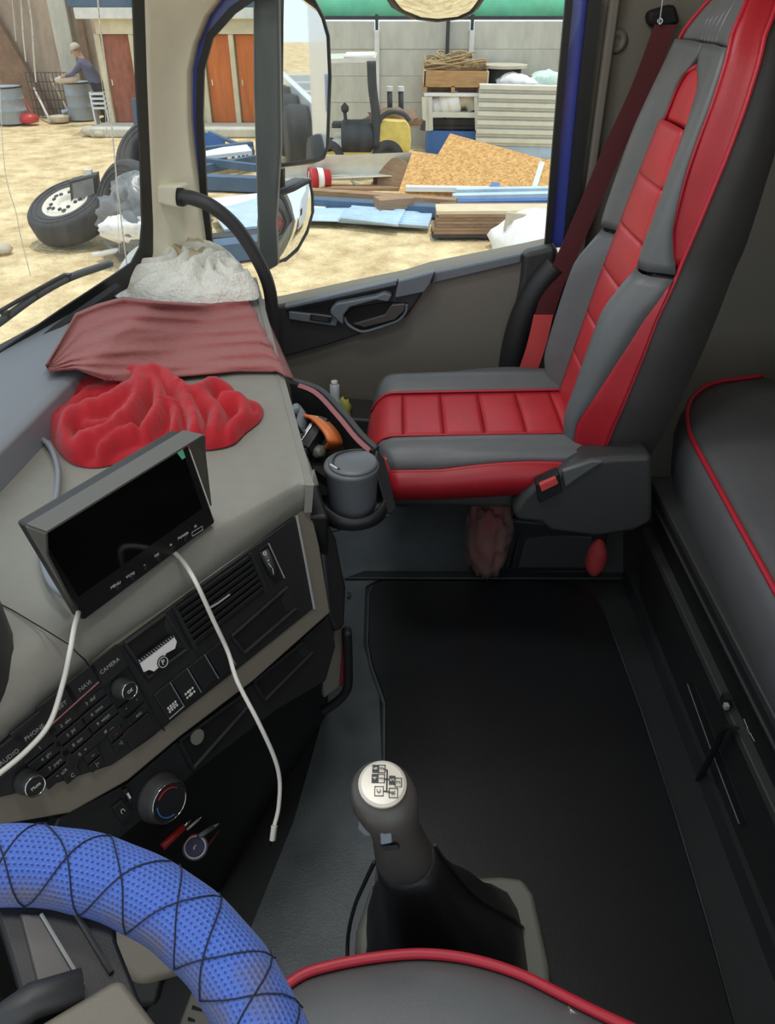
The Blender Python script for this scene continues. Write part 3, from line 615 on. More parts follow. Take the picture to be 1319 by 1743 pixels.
for x in (660, 560):
    wc = fp(x, 288, .1); MB().lathe([(.0, -.1), (.14, -.1), (.16, -.12), (.27, -.12), (.3, -.06), (.3, .06), (.27, .12), (0, .12)], V((wc.x, wc.y, GZ+.3)), (0, 1, 0), 24).build('wheel', M_tyre, FK, smooth=True)

# --- metal gutter, bucket, disc, scrap in front of the forklift
gy = g(600, 318).y
def gp(x, y, dy=0): return at(x, y, Y=gy+dy)
o = MB(); prof = [(262, .25), (268, .0), (285, .08), (298, .12), (301, -.02)]
rows = [[gp(x, lerp(y, y+(14 if i == 0 else -9), k), dy) for k, x in [(0, 470), (.5, 585), (1, 700)]] for i, (y, dy) in enumerate([(264, .25), (268, 0), (288, .06), (302, .08), (307, -.08)])]
tag(o.grid(rows).build('metal_gutter', M_zinc, solid=.012), 'long pale sheet metal gutter in front of the forklift', 'gutter')
MB_leg = tag(MB().box(gp(500, 315)+V((0, .3, 0)), (.12, .12, .6)).build('gutter_trestle', M_dark), 'dark trestle leg under the left of the gutter', 'trestle')
tag(MB().box(gp(660, 310)+V((0, .35, -.05)), (.5, .3, .55)).build('scrap_box', M_brick, bevel=.02), 'rusty brown box under the right end of the gutter', 'box')
bk = gp(545, 304, -.1); BK = thing('bucket', bk-V((0, 0, .14)), 'red plastic bucket lying on its side', 'bucket')
MB().lathe([(0, -.16), (.13, -.16), (.16, .14), (.18, .15), (.18, .18), (.155, .18), (.12, -.13), (0, -.13)], bk, (-.95, -.3, 0), 24).build('body', M_redb, BK, smooth=True)
MB().tube([bk+V((-.17, -.05, 0))+V((0, .16*math.cos(a), .16*math.sin(a)-.03)) for a in [i*math.pi/8 for i in range(9)]], .008, 5).build('handle', M_concl, BK)
MB().lathe([(.156, 0), (.168, .1), (.169, .1), (.157, 0)], bk+V((.04, .02, 0)), (-.95, -.3, 0), 24).build('label_band', M_bag, BK, smooth=True)
dk = gp(672, 312, -.1); tag(MB().lathe([(.0, -.015), (.33, -.015), (.33, .015), (.06, .02), (0, .02)], dk+V((0, 0, .05)), (-.5, -.8, .3), 28).build('round_disc', M_woodg, smooth=False), 'brown round disc leaning at the end of the gutter', 'disc')
tag(MB().tube(smooth_path([gp(560, 300), gp(592, 300), gp(602, 312), gp(612, 315)], 5), .02, 6).build('bent_bar', M_zinc, smooth=True), 'bent pale metal bar beside the red bucket', 'bar')
tag(MB().box(gp(600, 322, -.1), (2.2, .25, .1)).build('ground_timber', M_woodg, bevel=.02), 'grey timber lying below the gutter', 'timber')

# --- crate tower and shelving
cy = g(760, 262).y
def cp(x, y, dy=0): return at(x, y, Y=cy+dy)
SH = thing('steel_shelf', cp(770, 262), 'pale steel shelving frame holding the muffler', 'shelf')
for (x0, x1, y0, y1, m) in ((722, 822, 158, 164, M_bag), (730, 822, 191, 200, M_zinc), (728, 822, 212, 215, M_dark)):
    MB().prism([cp(x0, y0), cp(x1, y0+1), cp(x1, y1+1), cp(x0, y1)], (0, .9, 0)).build('shelf_board', m, SH, bevel=.01)
for x in (723, 730, 812): MB().tube([cp(x, 165), cp(x+2, 222)], .06, 4).build('upright', M_zinc, SH)
MB().tube([cp(723, 205), cp(721, 222)], .07, 4).build('foot', M_dark, SH)
MB().prism([cp(728, 203), cp(815, 203), cp(815, 220), cp(726, 220)], (0, .05, 0)).build('dark_back', M_gap, SH)
mu = cp(752, 180, .2); MF = thing('muffler', mu, 'white cylindrical muffler with bent pipe on the shelf', 'muffler')
a1, a2 = cp(736, 184, .2), cp(782, 172, .2); dl = (a2-a1).length
MB().lathe([(0, 0), (.13, 0), (.15, .05), (.15, dl*.3), (.19, dl*.33), (.2, dl*.95), (.16, dl), (0, dl)], a1, a2-a1, 20).build('canister', M_bag, MF, smooth=True)
MB().tube(smooth_path([a2, cp(795, 170, .2), cp(803, 178, .2), cp(806, 186, .2)], 5), .13, 10).build('elbow_pipe', M_stone, MF, smooth=True)
MB().lathe([(.205, 0), (.205, .04), (.2, .04)], lerp(a1, a2, .55), a2-a1, 20).build('clamp_band', M_zinc, MF)
BBX = tag(MB().prism([cp(729, 222), cp(822, 224), cp(822, 268), cp(725, 268)], (0, .9, 0)).build('blue_bin', M_blueb, bevel=.02), 'blue steel bin under the shelving beside the boards', 'bin')
PL = thing('pallet', cp(770, 155), 'old wooden pallet under the rope crate', 'pallet')
for x0, x1 in ((721, 727), (768, 774), (815, 824)): MB().prism([cp(x0, 147), cp(x1, 147), cp(x1, 158), cp(x0, 158)], (0, .9, 0)).build('block', M_wood, PL)
MB().prism([cp(720, 145), cp(828, 146), cp(828, 149), cp(720, 148)], (0, .95, 0)).build('deck', M_wood, PL); MB().prism([cp(726, 149), cp(815, 150), cp(815, 157), cp(726, 157)], (0, .03, .0)).build('inner_board', M_woodg, PL).location.y = .3  # duller board set back between the pallet blocks
CRT = thing('rope_crate', cp(775, 146), 'open wooden crate heaped with old rope', 'crate')
c4 = [cp(722, 120), cp(830, 122), cp(828, 146), cp(721, 146)]
MB().prism(c4, (0, .04, 0)).build('front_board', M_wood, CRT, bevel=.006); MB().prism([p+V((0, .8, 0)) for p in c4], (0, .04, 0)).build('back_board', M_wood, CRT)
for p, q in ((c4[0], c4[3]), (c4[1], c4[2])): MB().prism([p, q, q+V((0, .82, 0)), p+V((0, .82, 0))], (.03, 0, 0)).build('side_board', M_woodl, CRT)
rc = (c4[0]+c4[1])/2+V((0, .4, .0))
ROPE = MB()
for i in range(26):
    r_ = random.uniform(.25, .55); ph = random.uniform(0, 6); cx = random.uniform(-.35, .35); zz = .02+.26*(1-abs(cx)/.6)*random.random()
    pts = [rc+V((cx+r_*math.cos(t+ph)*1.05, .55*r_*math.sin(t+ph), zz+.05*math.sin(2*t+i))) for t in [k*math.pi/9 for k in range(random.randint(11, 18))]]
    pts = [V((max(c4[0].x+.02, min(c4[1].x-.02, p.x)), p.y, p.z)) for p in pts]
    ROPE.tube(pts, .016, 5)
tag(ROPE.build('rope_heap', M_rope, smooth=True), 'tangled heap of old tan rope in the wooden crate', 'rope', kind='stuff')
sp = cp(857, 140, .5); r_ = .42; SPL = thing('cable_spool', sp, 'dark cable spool with pale round top', 'spool')
MB().lathe([(0, 0), (.36, 0), (.33, .02), (.32, .3), (0, .3)], sp-V((0, 0, .05)), n=24).build('winding', M_dark, SPL, smooth=True); MB().lathe([(.0, .3), (.44, .3), (.44, .35), (0, .36)], sp-V((0, 0, .05)), n=28).build('flange', M_stone, SPL)
MB().box(sp+V((0, -.1, -.6)), (.9, .6, 1.0)).build('support_crate', M_woodg, SPL)
CS = thing('corrugated_stack', cp(875, 262, -.15), 'stack of ribbed zinc roofing sheets standing against the shelving', 'roofing sheets')
for k in range(7):
    y0 = 142+k*15.0; y1 = y0+15
    a = [cp(816-k*1.1, y0, -.15), cp(950-k*1.0, y0+3, -.15)]; b = [cp(816-(k+1)*1.1, y1, -.15), cp(950-(k+1)*1.0, y1+3, -.15)]
    rows = [a, [lerp(a[i], b[i], .12)+V((0, .01, 0)) for i in (0, 1)], [lerp(a[i], b[i], .2)+V((0, -.07, 0)) for i in (0, 1)], [lerp(a[i], b[i], .5)+V((0, -.07, 0)) for i in (0, 1)], [lerp(a[i], b[i], .62)+V((0, .015, 0)) for i in (0, 1)], b]
    MB().grid(rows).build('rib', M_zinc, CS, solid=.02)
MB().prism([cp(808, 248, -.12), cp(945, 250, -.12), cp(940, 275, -.12), cp(806, 275, -.12)], (0, .1, 0)).build('lower_sheet', M_lblue, CS)
MB().prism([cp(812, 150, .1), cp(945, 152, .1), cp(940, 270, .1), cp(808, 270, .1)], (0, .5, 0)).build('backing', M_woodg, CS)
for x, y, s, m, lb in ((874, 141, (.32, .2, .17), M_bag, 'white sack farthest left on top of the roofing sheets'), (905, 143, (.3, .2, .1), M_bag, 'flat white sack in the middle on the roofing sheets'), (932, 141, (.36, .25, .2), M_paleg, 'pale green sack on the roofing sheets by the pillar')):
    tag(blob(cp(x, y, .15), 1, s, .25, x, 20, 12).build('sack', m, smooth=True), lb, 'sack', 'sacks on the roofing sheets')

# --- OSB boards leaning
on_ = V((0, -.62, .78)).normalized(); ob0 = g(690, 333)
def op(x, y, d=0): return at(x, y, pl=(ob0+on_*d, on_))
tag(MB().prism([op(x, y) for x, y in [(676, 333), (702, 257), (952, 290), (945, 345), (800, 335)]], -on_*.03).build('chipboard', M_osb), 'large flake board lying nearest on the blue profiles', 'board', 'flake boards')
tag(MB().prism([op(x, y, -.05) for x, y in [(735, 280), (766, 227), (960, 280), (950, 300)]], -on_*.03).build('chipboard', M_osb), 'flake board with raised corner behind the nearest one', 'board', 'flake boards')
tag(MB().prism([op(x, y, .012) for x, y in [(905, 318), (918, 275), (927, 277), (914, 320)]], on_*.015).build('grey_strip', M_concl), 'grey strip lying across the right of the flake board', 'strip')
# --- steel profiles in front of boards
def gb(x, y, up): p = g(x, y); p.z += up; return p
prof = [((690, 326), (945, 330), .12, .08, .06, M_wsheet, 'white profile at the back of the blue bundle'), ((775, 333), (945, 330), .14, .08, .08, M_lblue, 'pale blue profile behind the middle of the bundle'), ((770, 341), (945, 337), .16, .08, .06, M_lblue, 'pale blue profile in the middle of the bundle'), ((775, 348), (945, 345), .16, .08, .03, M_blueb, 'strong blue profile at the front of the bundle'), ((760, 354), (945, 352), .16, .08, .0, M_lblue, 'pale blue profile lowest at the front of the bundle')]
for a, b_, w_, h_, up_, m, lb in prof: tag(beam(gb(a[0], a[1]+6, up_), gb(b_[0], b_[1]+6, up_), w_, h_, lb, 'steel_profile', m, 'profile'), lb, 'profile', 'bundle of profiles by the boards')
beam(gb(470, 350, .0), gb(778, 370, .0), .22, .15, 'long dark blue box beam across the yard', 'box_beam', M_steelb)
beam(gb(520, 338, .03), gb(776, 356, .03), .18, .12, 'brown topped beam just behind the dark blue box beam', 'box_beam', M_woodg)
tag(MB().prism([op(x, y, .1) for x, y in [(828, 330), (836, 313), (850, 314), (850, 320), (940, 326), (935, 333), (850, 326), (838, 334)]], on_*.04).build('bent_blue_strip', M_blueb), 'bent blue metal strip lying on the flake board', 'strip')
# --- flat roofing sheets on the ground
def sheet(px, lift, label, m, corr=0, n=26):
    q = [gb(x, y, lift) for x, y in px]; rows = []
    for j in range(n+1):
        v_ = j/n; a = lerp(q[0], q[3], v_); b = lerp(q[1], q[2], v_); z = corr*(1 if (j % 4) in (1, 2) else -1)
        rows.append([lerp(a, b, i/6)+V((0, 0, z)) for i in range(7)])
    return tag(MB().grid(rows).build('roofing_sheet', m, solid=.012), label, 'sheet', 'roofing sheets on the ground')
sheet([(530, 350), (722, 354), (714, 376), (530, 372)], .02, 'white flat sheet under the brick', M_wsheet)
sheet([(590, 364), (738, 362), (728, 394), (574, 382)], .05, 'blue ribbed sheet with stepped ends beside the board stack', M_lblue, .025)
sheet([(600, 362), (690, 369), (676, 396), (578, 384)], .09, 'blue ribbed sheet lying uppermost next to the brick', M_lblue, .02)
sheet([(490, 354), (560, 354), (552, 362), (490, 361)], .06, 'small white sheet at the left behind the blue mirror edge', M_wsheet)
sheet([(490, 362), (604, 361), (576, 384), (490, 382)], .05, 'pale blue smooth sheet left of the ribbed sheets', M_lblue)
bkp = gb(670, 368, .13); tag(MB().box(bkp+V((0, .1, .04)), (.52, .3, .15), Matrix.Rotation(.35, 3, 'Z')).build('concrete_block', M_woodg, bevel=.01), 'brown block weighing down the roofing sheets', 'block')
# --- stack of boards
y0 = g(790, 407).y
for k in range(8):
    py = 405-k*5.6; a = at(734+random.uniform(-2, 5)+k*1.5, py, Y=y0); b_ = at(960, py-1, Y=y0)
    tag(MB().prism([a, b_, b_+V((0, 0, .045)), a+V((0, 0, .045))], (0, .4, 0)).build('stacked_board', (M_dark, M_woodg, M_woodg, M_brick, M_woodg, M_brick, M_woodg, M_woodl)[k]), ('lowest', 'second lowest', 'third lowest', 'fourth lowest', 'fourth from top', 'third from top', 'second from top', 'topmost')[k]+' board of the low stack beside the big white sack', 'board', 'boards in the low stack')
tag(MB().prism([at(x, y, Y=y0+.1) for x, y in [(742, 402), (950, 402), (950, 360), (752, 360)]], (0, .5, 0)).build('stack_core', M_brick), 'brown packing between the weathered boards', 'packing')
tag(blob(g(905, 440)+V((.2, .5, .04)), .66, (1.0, .8, .62), .2, 21, 30, 18, 1.6).build('big_white_sack', M_bag, smooth=True), 'big white sack beside the board stack near the pillar', 'sack')
a = g(852, 425); tag(MB().prism([a, a+V((.28, 0, 0)), a+V((.32, 0, .42)), a+V((.04, 0, .45))], (0, .06, 0)).build('pale_board_piece', M_stone, bevel=.01), 'pale square board leaning on the big white sack', 'board')

# ================================================================ own truck behind, seen in the mirrors
TK = thing('parked_truck', (7, 4.6, GZ), 'white truck parked alongside, seen in the door mirrors', 'truck')
MB().prism([(4.6, 3.5, GZ+.55), (9.5, 3.5, GZ+.55), (9.5, 3.5, GZ+3.6), (4.9, 3.5, GZ+3.6), (4.6, 3.5, GZ+2.0)], (0, 2.2, 0)).build('cab', M_wpaint, TK, bevel=.1, seg=3)
MB().prism([(5.2, 3.485, GZ+1.9), (6.4, 3.485, GZ+1.9), (6.4, 3.485, GZ+2.75), (5.35, 3.485, GZ+2.75)], (0, .03, 0)).build('side_window', M_dark, TK, bevel=.03)
MB().box((5.3, 3.35, GZ+2.3), (.12, .3, .8)).build('mirror_housing', M_doorb, TK, bevel=.03)
MB().box((7.6, 3.48, GZ+1.6), (.5, .03, .4)).build('emblem', M_bluep, TK, bevel=.01)
for y in (3.8, 5.1): MB().box((13.5, y, GZ+.95), (8, .12, .28)).build('chassis_rail', M_wpaint, TK)
for x in (10.5, 12, 13.5, 15, 16.5): MB().box((x, 4.45, GZ+.95), (.12, 1.3, .14)).build('cross_member', M_wpaint, TK)
for x in (5.8, 8.6, 11.6, 13, 14.4): MB().lathe([(.2, -.2), (.48, -.2), (.52, -.1), (.52, .1), (.48, .2), (0, .15)], (x, 3.55, GZ+.52), (0, 1, 0), 24).build('wheel', M_tyre, TK, smooth=True)
# mirrors
def mirror_obj(name, label, pts, y, zrot_target, bulge=0, th=.06, frame=.012):
    P = [at(x, yy, Y=y) for x, yy in pts]; c = sum(P, V())/len(P); d = (c-EYE).normalized(); r = V(zrot_target).normalized(); nn = (r-d).normalized()
    P = [EYE+ray(x, yy)*((c-EYE).dot(nn)/ray(x, yy).dot(nn)) for x, yy in pts]; c = sum(P, V())/len(P)
    t = thing(name, c-V((0, 0, .2)), label, 'mirror')
    PO = [c+(p-c)*(1+frame/(p-c).length)-nn*.004 for p in P]
    MB().prism(PO, -nn*th).build('housing', M_doorb, t, bevel=.012)
    MB().tube([p-nn*.002 for p in P], .007, 8, True).build('rim', M_doorb, t, smooth=True)
    n = len(P)
    if bulge:
        vs = [c+nn*(bulge)]; fs = []; rr = 5
        for k in range(1, rr+1): vs += [c+(p-c)*(k/rr)+nn*(bulge*(1-(k/rr)**2)) for p in P]
        for i in range(n): fs.append((0, 1+i, 1+(i+1) % n))
        for k in range(rr-1):
            for i in range(n): fs.append((1+k*n+i, 1+(k+1)*n+i, 1+(k+1)*n+(i+1) % n, 1+k*n+(i+1) % n))
        MB().add(vs, fs).build('mirror_glass', M_mirror, t, smooth=True)
    else: MB().prism([p+nn*.001 for p in P], -nn*.003).build('mirror_glass', M_mirror, t)
    return t, nn, c
mt, nn, c = mirror_obj('main_mirror', 'tall flat door mirror outside the passenger window', [(480, -45), (505, -40), (534, 2), (549, 30), (558, 62), (561, 130), (557, 250), (550, 268), (540, 272), (476, 280), (478, 150)], 2.22, (.985, .13, -.09))
mt2, nn2, c2 = mirror_obj('wide_angle_mirror', 'small curved wide-angle mirror below the tall mirror', [(472, 333), (500, 322), (526, 308), (531, 330), (532, 360), (522, 395), (505, 425), (485, 442), (466, 446), (468, 380)], 2.22, (.97, .16, -.12), bulge=.02)
mt3, nn3, c3 = mirror_obj('kerb_mirror', 'rounded kerb mirror hanging above the passenger window', [(662, -30), (668, 0), (680, 16), (710, 30), (745, 34), (785, 29), (805, 18), (817, 0), (822, -30), (745, -60)], 2.28, (.25, .35, -.9), bulge=.02, frame=.022)
for a, b in (((474, 285), (474, 330)),): MB().tube([at(a[0], a[1], Y=2.24), at(b[0], b[1], Y=2.24)], .018, 8).build('mount_arm', M_doorb, mt2)
# wiper outside the windscreen
def wo(pts): return [at(x, y, pl=(WPL[0]-n1*.03, n1)) for x, y in pts]
WP = thing('windscreen_wiper', wo([(60, 500)])[0], 'black windscreen wiper resting at the foot of the glass', 'wiper')
MB().tube(smooth_path(wo([(-60, 590), (0, 548), (60, 505), (120, 472), (188, 449)]), 6), .0085, 6).build('blade', M_mast, WP, smooth=True)
MB().tube(smooth_path(wo([(-60, 568), (0, 530), (55, 498), (110, 468)]), 6), .0045, 6).build('arm', M_doorb, WP, smooth=True)
for x, y in ((60, 502), (10, 535), (115, 471)): MB().box(wo([(x, y)])[0], (.014, .014, .012)).build('bracket', M_doorb, WP)
# ================================================================ DASHBOARD
DB = thing('dashboard', (-.35, 1.0, 0), 'grey dashboard with angled black centre stack', 'dashboard')
ZD = .665
def seq(s, pts):
    if s <= pts[0][0]: return V(pts[0][1])
    for (a, p), (b, q) in zip(pts, pts[1:]):
        if s <= b: return lerp(V(p), V(q), (s-a)/(b-a))
    return V(pts[-1][1])
PE = {k: at(*v, Z=z) for k, v, z in (('a', (-160, 1395), .60), ('b', (0, 1264), .606), ('c', (197, 1096), .612), ('d', (503, 875), .615), ('e', (530, 858), .615))}
PN = [(0, PE['a']), (.3, PE['b']), (.62, PE['c']), (.95, PE['d']), (1, PE['e'])]
cor = at(534, 826, Z=ZD-.004)
PC = [(0, PE['a']+V((-.05, .05, 0))), (.3, PE['b']+V((-.045, .04, 0))), (.62, PE['c']+V((-.045, .038, 0))), (.95, lerp(PE['d'], cor, .9)+V((-.02, .01, 0))), (1, cor)]
PF = [(0, (-.80, .30, 0)), (.35, (-.79, 1.05, 0)), (.65, (-.70, 1.55, 0)), (.88, (-.56, 1.93, 0)), (1, at(438, 500, Z=ZD)+V((-.02, .12, 0)))]
rows = []
NS = 40
for i in range(NS+1):
    s = i/NS; a = seq(s, PN); c_ = seq(s, PC); f = seq(s, PF); r = [a, ]
    for k in (.25, .5, .75, 1.0):
        q = lerp(a, c_, k); q = V((q.x, q.y, a.z+(ZD-.004-a.z)*math.sin(k*math.pi/2)**.8)); r.append(q)
    for k in (.1, .25, .45, .7, 1.0):
        q = lerp(c_, f, k); r.append(V((q.x, q.y, ZD-.004+.006*min(1, k*5))))
    rows.append(r)
MB().grid(rows).build('top_panel', M_dash, DB, smooth=True, solid=.03)
# right flank under the top edge
re = [rows[-1][k] for k in range(len(rows[-1]))]
MB().grid([re[4:], [p+V((-.006, .0, -.05)) for p in re[4:]]]).build('side_skirt', M_dash, DB, solid=.012)
# ledge along the windscreen
e1, e2, e3 = at(-40, 800, Z=.722), at(0, 762, Z=.722), at(132, 632, Z=.722)
dle = (e3-e2).normalized(); e4 = e3+dle*.32; e0 = e1-dle*.3
led = [e0, e1, e2, e3, e4]; wl = [V((-.80, .35, .722)), V((-.80, .85, .722)), V((-.785, 1.0, .722)), V((-.762, 1.2, .722)), V((-.70, 1.53, .722))]
o = MB(); rr = []
for a, b in zip(led, wl): rr.append([b+V((0, 0, -.07)), b, a+V((-.012, 0, .0)), a+V((0, 0, -.008)), a+V((.004, .0, -.06))])
o.loft(rr); o.build('windscreen_ledge', M_ledge, DB, bevel=.004)
# defroster gutter at the glass foot
gp_ = [at(x, y, pl=(WPL[0]+n1*.03, n1)) for x, y in [(-40, 665), (0, 640), (100, 560), (200, 490)]]
MB().tube(smooth_path(gp_, 5), .012, 6).build('defroster_strip', M_rubber, DB)
# seam on the driver side cover
sm = [at(x, y, Z=ZD+.001) for x, y in [(-20, 1018), (20, 1038), (70, 1068), (117, 1097)]]
MB().tube(sm, .0008, 5).build('seam', M_gap, DB)
MB().tube(smooth_path([at(124, 1104, Z=ZD+.001), at(134, 1114, Z=ZD-.006), at(145, 1124, Z=ZD-.022), at(151, 1134, Z=.625)], 4), .001, 5).build('seam', M_black, DB)
# instrument binnacle at the left edge
bn = [at(x, y, Z=.74) for x, y in [(-120, 930), (-62, 945), (-26, 968), (-12, 990), (-12, 1012), (-28, 1050), (-72, 1110), (-150, 1190)]]
MB().prism(bn, (0, 0, -.12)).build('instrument_binnacle', M_doorb, DB, bevel=.02, seg=3)
# ---- centre stack
pa, pb, pc_ = PE['d'], PE['b'], at(560, 1043, Z=.44)
SU = (pa-pb).normalized(); SN = SU.cross(pc_-pa).normalized()
if SN.dot(EYE-pa) < 0: SN = -SN
SV = SN.cross(SU).normalized()
if SV.z < 0: SV = -SV
def sp_(x, y, d=0.0): return at(x, y, pl=(pa+SN*d, SN))
def sq(pts, d=0.0): return [sp_(x, y, d) for x, y in pts]
fr = [(-80, 1335), (0, 1266), (197, 1098), (528, 858), (545, 930), (563, 1043), (432, 1160), (305, 1257), (218, 1330), (120, 1385), (-80, 1420)]
MB().prism(sq(fr, 0), -SN*.03).build('stack_surround', M_beige, DB, bevel=.004)
fa = [(-80, 1338), (0, 1270), (197, 1102), (503, 879), (518, 950), (534, 1036), (412, 1134), (305, 1218), (255, 1259), (191, 1303), (91, 1336), (0, 1358), (-80, 1368)]
MB().prism(sq(fa, .003), -SN*.02).build('stack_fascia', M_black, DB, bevel=.002)
MB().tube(sq([(505, 878), (519, 950), (535, 1036)], .004), .002, 5).build('fascia_edge', M_greyp, DB)
def quad(pts, d, th, name, m, par, bev=.001): return MB().prism(sq(pts, d), -SN*th).build(name, m, par, bevel=bev)
def qpt(q, u, v): return lerp(lerp(V((*q[0], 0)), V((*q[1], 0)), u), lerp(V((*q[3], 0)), V((*q[2], 0)), u), v)
# vent
vq = [(297, 1035), (426, 943), (453, 1006), (332, 1103)]
vt = quad(vq, .004, .004, 'air_vent', M_gap, DB)
for k in range(7):
    v0 = .03+k*.14; a, b = qpt(vq, .02, v0), qpt(vq, .98, v0); c1, c2 = qpt(vq, .98, v0+.075), qpt(vq, .02, v0+.075)
    A = sp_(a.x, a.y, .012); B = sp_(b.x, b.y, .012); C1 = sp_(c1.x, c1.y, .005); C2 = sp_(c2.x, c2.y, .005)
    MB().prism([A, B, C1, C2], -SN*.002).build('slat', M_doorb, vt)
for u in (0, 1):
    a, b = qpt(vq, u, -.02), qpt(vq, u, 1.02); MB().tube([sp_(a.x, a.y, .007), sp_(b.x, b.y, .007)], .0035, 5).build('vent_end', M_black, vt)
MB().tube([sp_(352, 1038, .016), sp_(372, 1026, .018), sp_(391, 1012, .016)], .0014, 6).build('louvre_tab', M_greyp, vt)
# fan thumbwheel
fq = [(441, 937), (457, 925), (484, 982), (466, 996)]
fw = quad(fq, .005, .004, 'fan_slider', M_gap, DB)
MB().tube([sp_(449, 937, .007), sp_(458, 958, .013), sp_(466, 976, .008)], .0075, 8).build('thumbwheel', M_doorb, fw, smooth=True)
for (x, y, t_) in ((450, 941, 'o'), (456, 953, '-'), (460, 963, '\\'), (465, 973, '/')): text(t_, .013, sp_(x, y, .0215), SU, SV, M_white, fw)
MB().tube(sq([(457, 925), (484, 984)], .006), .0012, 4).build('slider_edge', M_greyp, fw)
# pockets
def pocket(q, name='storage_pocket', rim=True, d=.004):
    p = quad(q, d, .003, name, M_gap, DB)
    n = len(q)
    for i in range(n): MB().tube([sp_(*q[i], d+.001), sp_(*q[(i+1) % n], d+.001)], .0032, 5).build('rim', M_black, p)
    a = [sp_(*q[1], d+.001), sp_(*q[2], d+.001)]; b = qpt(q, .84, .25); c = qpt(q, .84, .8)
    MB().add([a[0], a[1], sp_(c.x, c.y, d+.0005), sp_(b.x, b.y, d+.0005)], [(0, 1, 2, 3)]).build('inner_cheek', M_black, p, solid=.0004)
    return p
pocket([(394, 1083), (488, 1000), (504, 1035), (415, 1112)])
pocket([(432, 1162), (515, 1094), (532, 1110), (450, 1192)], d=-.012)
pk = pocket([(305, 1262), (412, 1184), (424, 1200), (328, 1308)], d=-.012)
# lower stack panel under the beige strip
lo = [(100, 1392), (218, 1333), (305, 1260), (432, 1163), (562, 1047), (572, 1100), (555, 1160), (470, 1210), (330, 1318), (250, 1390), (190, 1440), (60, 1480)]
MB().prism(sq(lo, -.014), -SN*.02).build('lower_fascia', M_black, DB, bevel=.003)
cn = sp_(335, 1254, -.008); co = tag(MB().lathe([(0, 0), (.011, 0), (.011, .002), (0, .002)], cn, SN, 20).build('coin', M_basef), 'dull coin standing in the lower storage pocket', 'coin')
# card cubby
cq = [(212, 1096), (281, 1046), (318, 1105), (252, 1154)]
cb = pocket(cq, 'card_cubby')
for q in ([(281, 1047), (318, 1104)],): MB().tube(sq(q, .006), .0016, 4).build('cubby_edge', M_greyp, cb)
CD = thing('paper_slip', sp_(265, 1115, .01), 'white torn paper slip with round emblem in the stack cubby', 'paper')
MB().prism(sq([(236, 1123), (294, 1080), (301, 1092), (298, 1104), (283, 1112), (279, 1122), (272, 1135), (262, 1143), (254, 1140), (245, 1144)], .011), -SN*.001).build('sheet', M_bag, CD)
MB().prism(sq([(236, 1122), (294, 1079), (296, 1085), (239, 1128)], .0118), -SN*.001).build('printed_edge', M_key, CD)
for k in range(14):
    a = lerp(V((237, 1123.5, 0)), V((294, 1081, 0)), k/14); MB().tube([sp_(a.x, a.y, .0122), sp_(a.x+3, a.y+2.2, .0122)], .0004, 4).build('hatch_mark', M_white, CD)
ep = sp_(277, 1127, .0125); MB().lathe([(.0085, 0), (.0085, .001), (0, .001)], ep, SN, 20).build('emblem', M_key, CD); MB().tube([ep+(Matrix.Rotation(a, 3, SN) @ SU)*.0068+SN*.001 for a in [i*math.pi/10 for i in range(20)]], .0006, 4, True).build('emblem_ring', M_white, CD)
text('P', .010, ep+SN*.0013, SU, SV, M_white, CD, 'emblem_letter')
# rocker switches
ICON = {0: ('-\u2022-\n-\u2022-', 0), 1: ('\u25CB+', 0)}
for k in range(4):
    dx, dy = 29.5*k, -23.5*k; q = [(262+dx, 1183+dy), (289+dx, 1161+dy), (313+dx, 1202+dy), (288+dx, 1224+dy)]
    rs = quad(q, .007+.001*(k == 0), .006, 'rocker_switch', M_key, DB, .0015)
    MB().tube(sq([q[1], q[2]], .008), .0011, 4).build('switch_edge', M_doorl, rs)
    if k == 0:
        MB().tube(sq([q[2], q[3]], .008), .0009, 4).build('switch_edge', M_greyp, rs)
    if k < 2:
        m_ = sp_(294+dx, 1203+dy, .0085)
        for i in range(4):
            for j in (-1, 1): MB().box(m_+SU*(i-1.5)*.0042+SV*j*.003, (.0022, .0022, .0022)).build('icon', M_white, rs)
        MB().tube([m_-SU*.007, m_+SU*.007] if k == 0 else [m_+SV*.005, m_-SV*.005], .0007, 4).build('icon', M_white, rs)
MB().tube(sq([(198, 1101), (238, 1166), (280, 1244)], .005), .0012, 4).build('keypad_divider', M_gap, DB)
# keypad: keys with lettering
def key(x, y, w_, h_, txt, size=.0075, m=M_greyp, dx=0, dy=0):
    c = sp_(x, y, .0058); k = MB().box((0, 0, 0), (w_, h_, .004), Matrix((SU, SV, SN)).transposed())
    k.v = [v+c for v in k.v]; ob = k.build('keypad_key', M_key, DB, bevel=.0008, seg=1)
    if txt: text(txt, size, c+SN*.0024+SU*dx+SV*dy, SU, SV, m, ob)
    return ob
for x, y, t_ in ((185, 1133, 'CAMERA'), (143, 1167, 'NAVI'), (100, 1203, 'FLEET'), (57, 1246, 'PHONE'), (14, 1288, 'AUDIO')): key(x, y, .043, .034, t_, .0074, M_greyp)
for rowk in ([(152, 1192, '3  def'), (163, 1209, '6  mno'), (174, 1224, '9  wxyz'), (183, 1240, '#  __')], [(110, 1229, '2  abc'), (119, 1246, '5  jkl'), (130, 1262, '8  tuv'), (139, 1279, '0   +')], [(66, 1272, '1'), (77, 1287, '4  ghi'), (92, 1300, '7  pqrs'), (104, 1315, '*  a/A')]):
    for x, y, t_ in rowk: key(x, y, .042, .0125, t_, .0060)
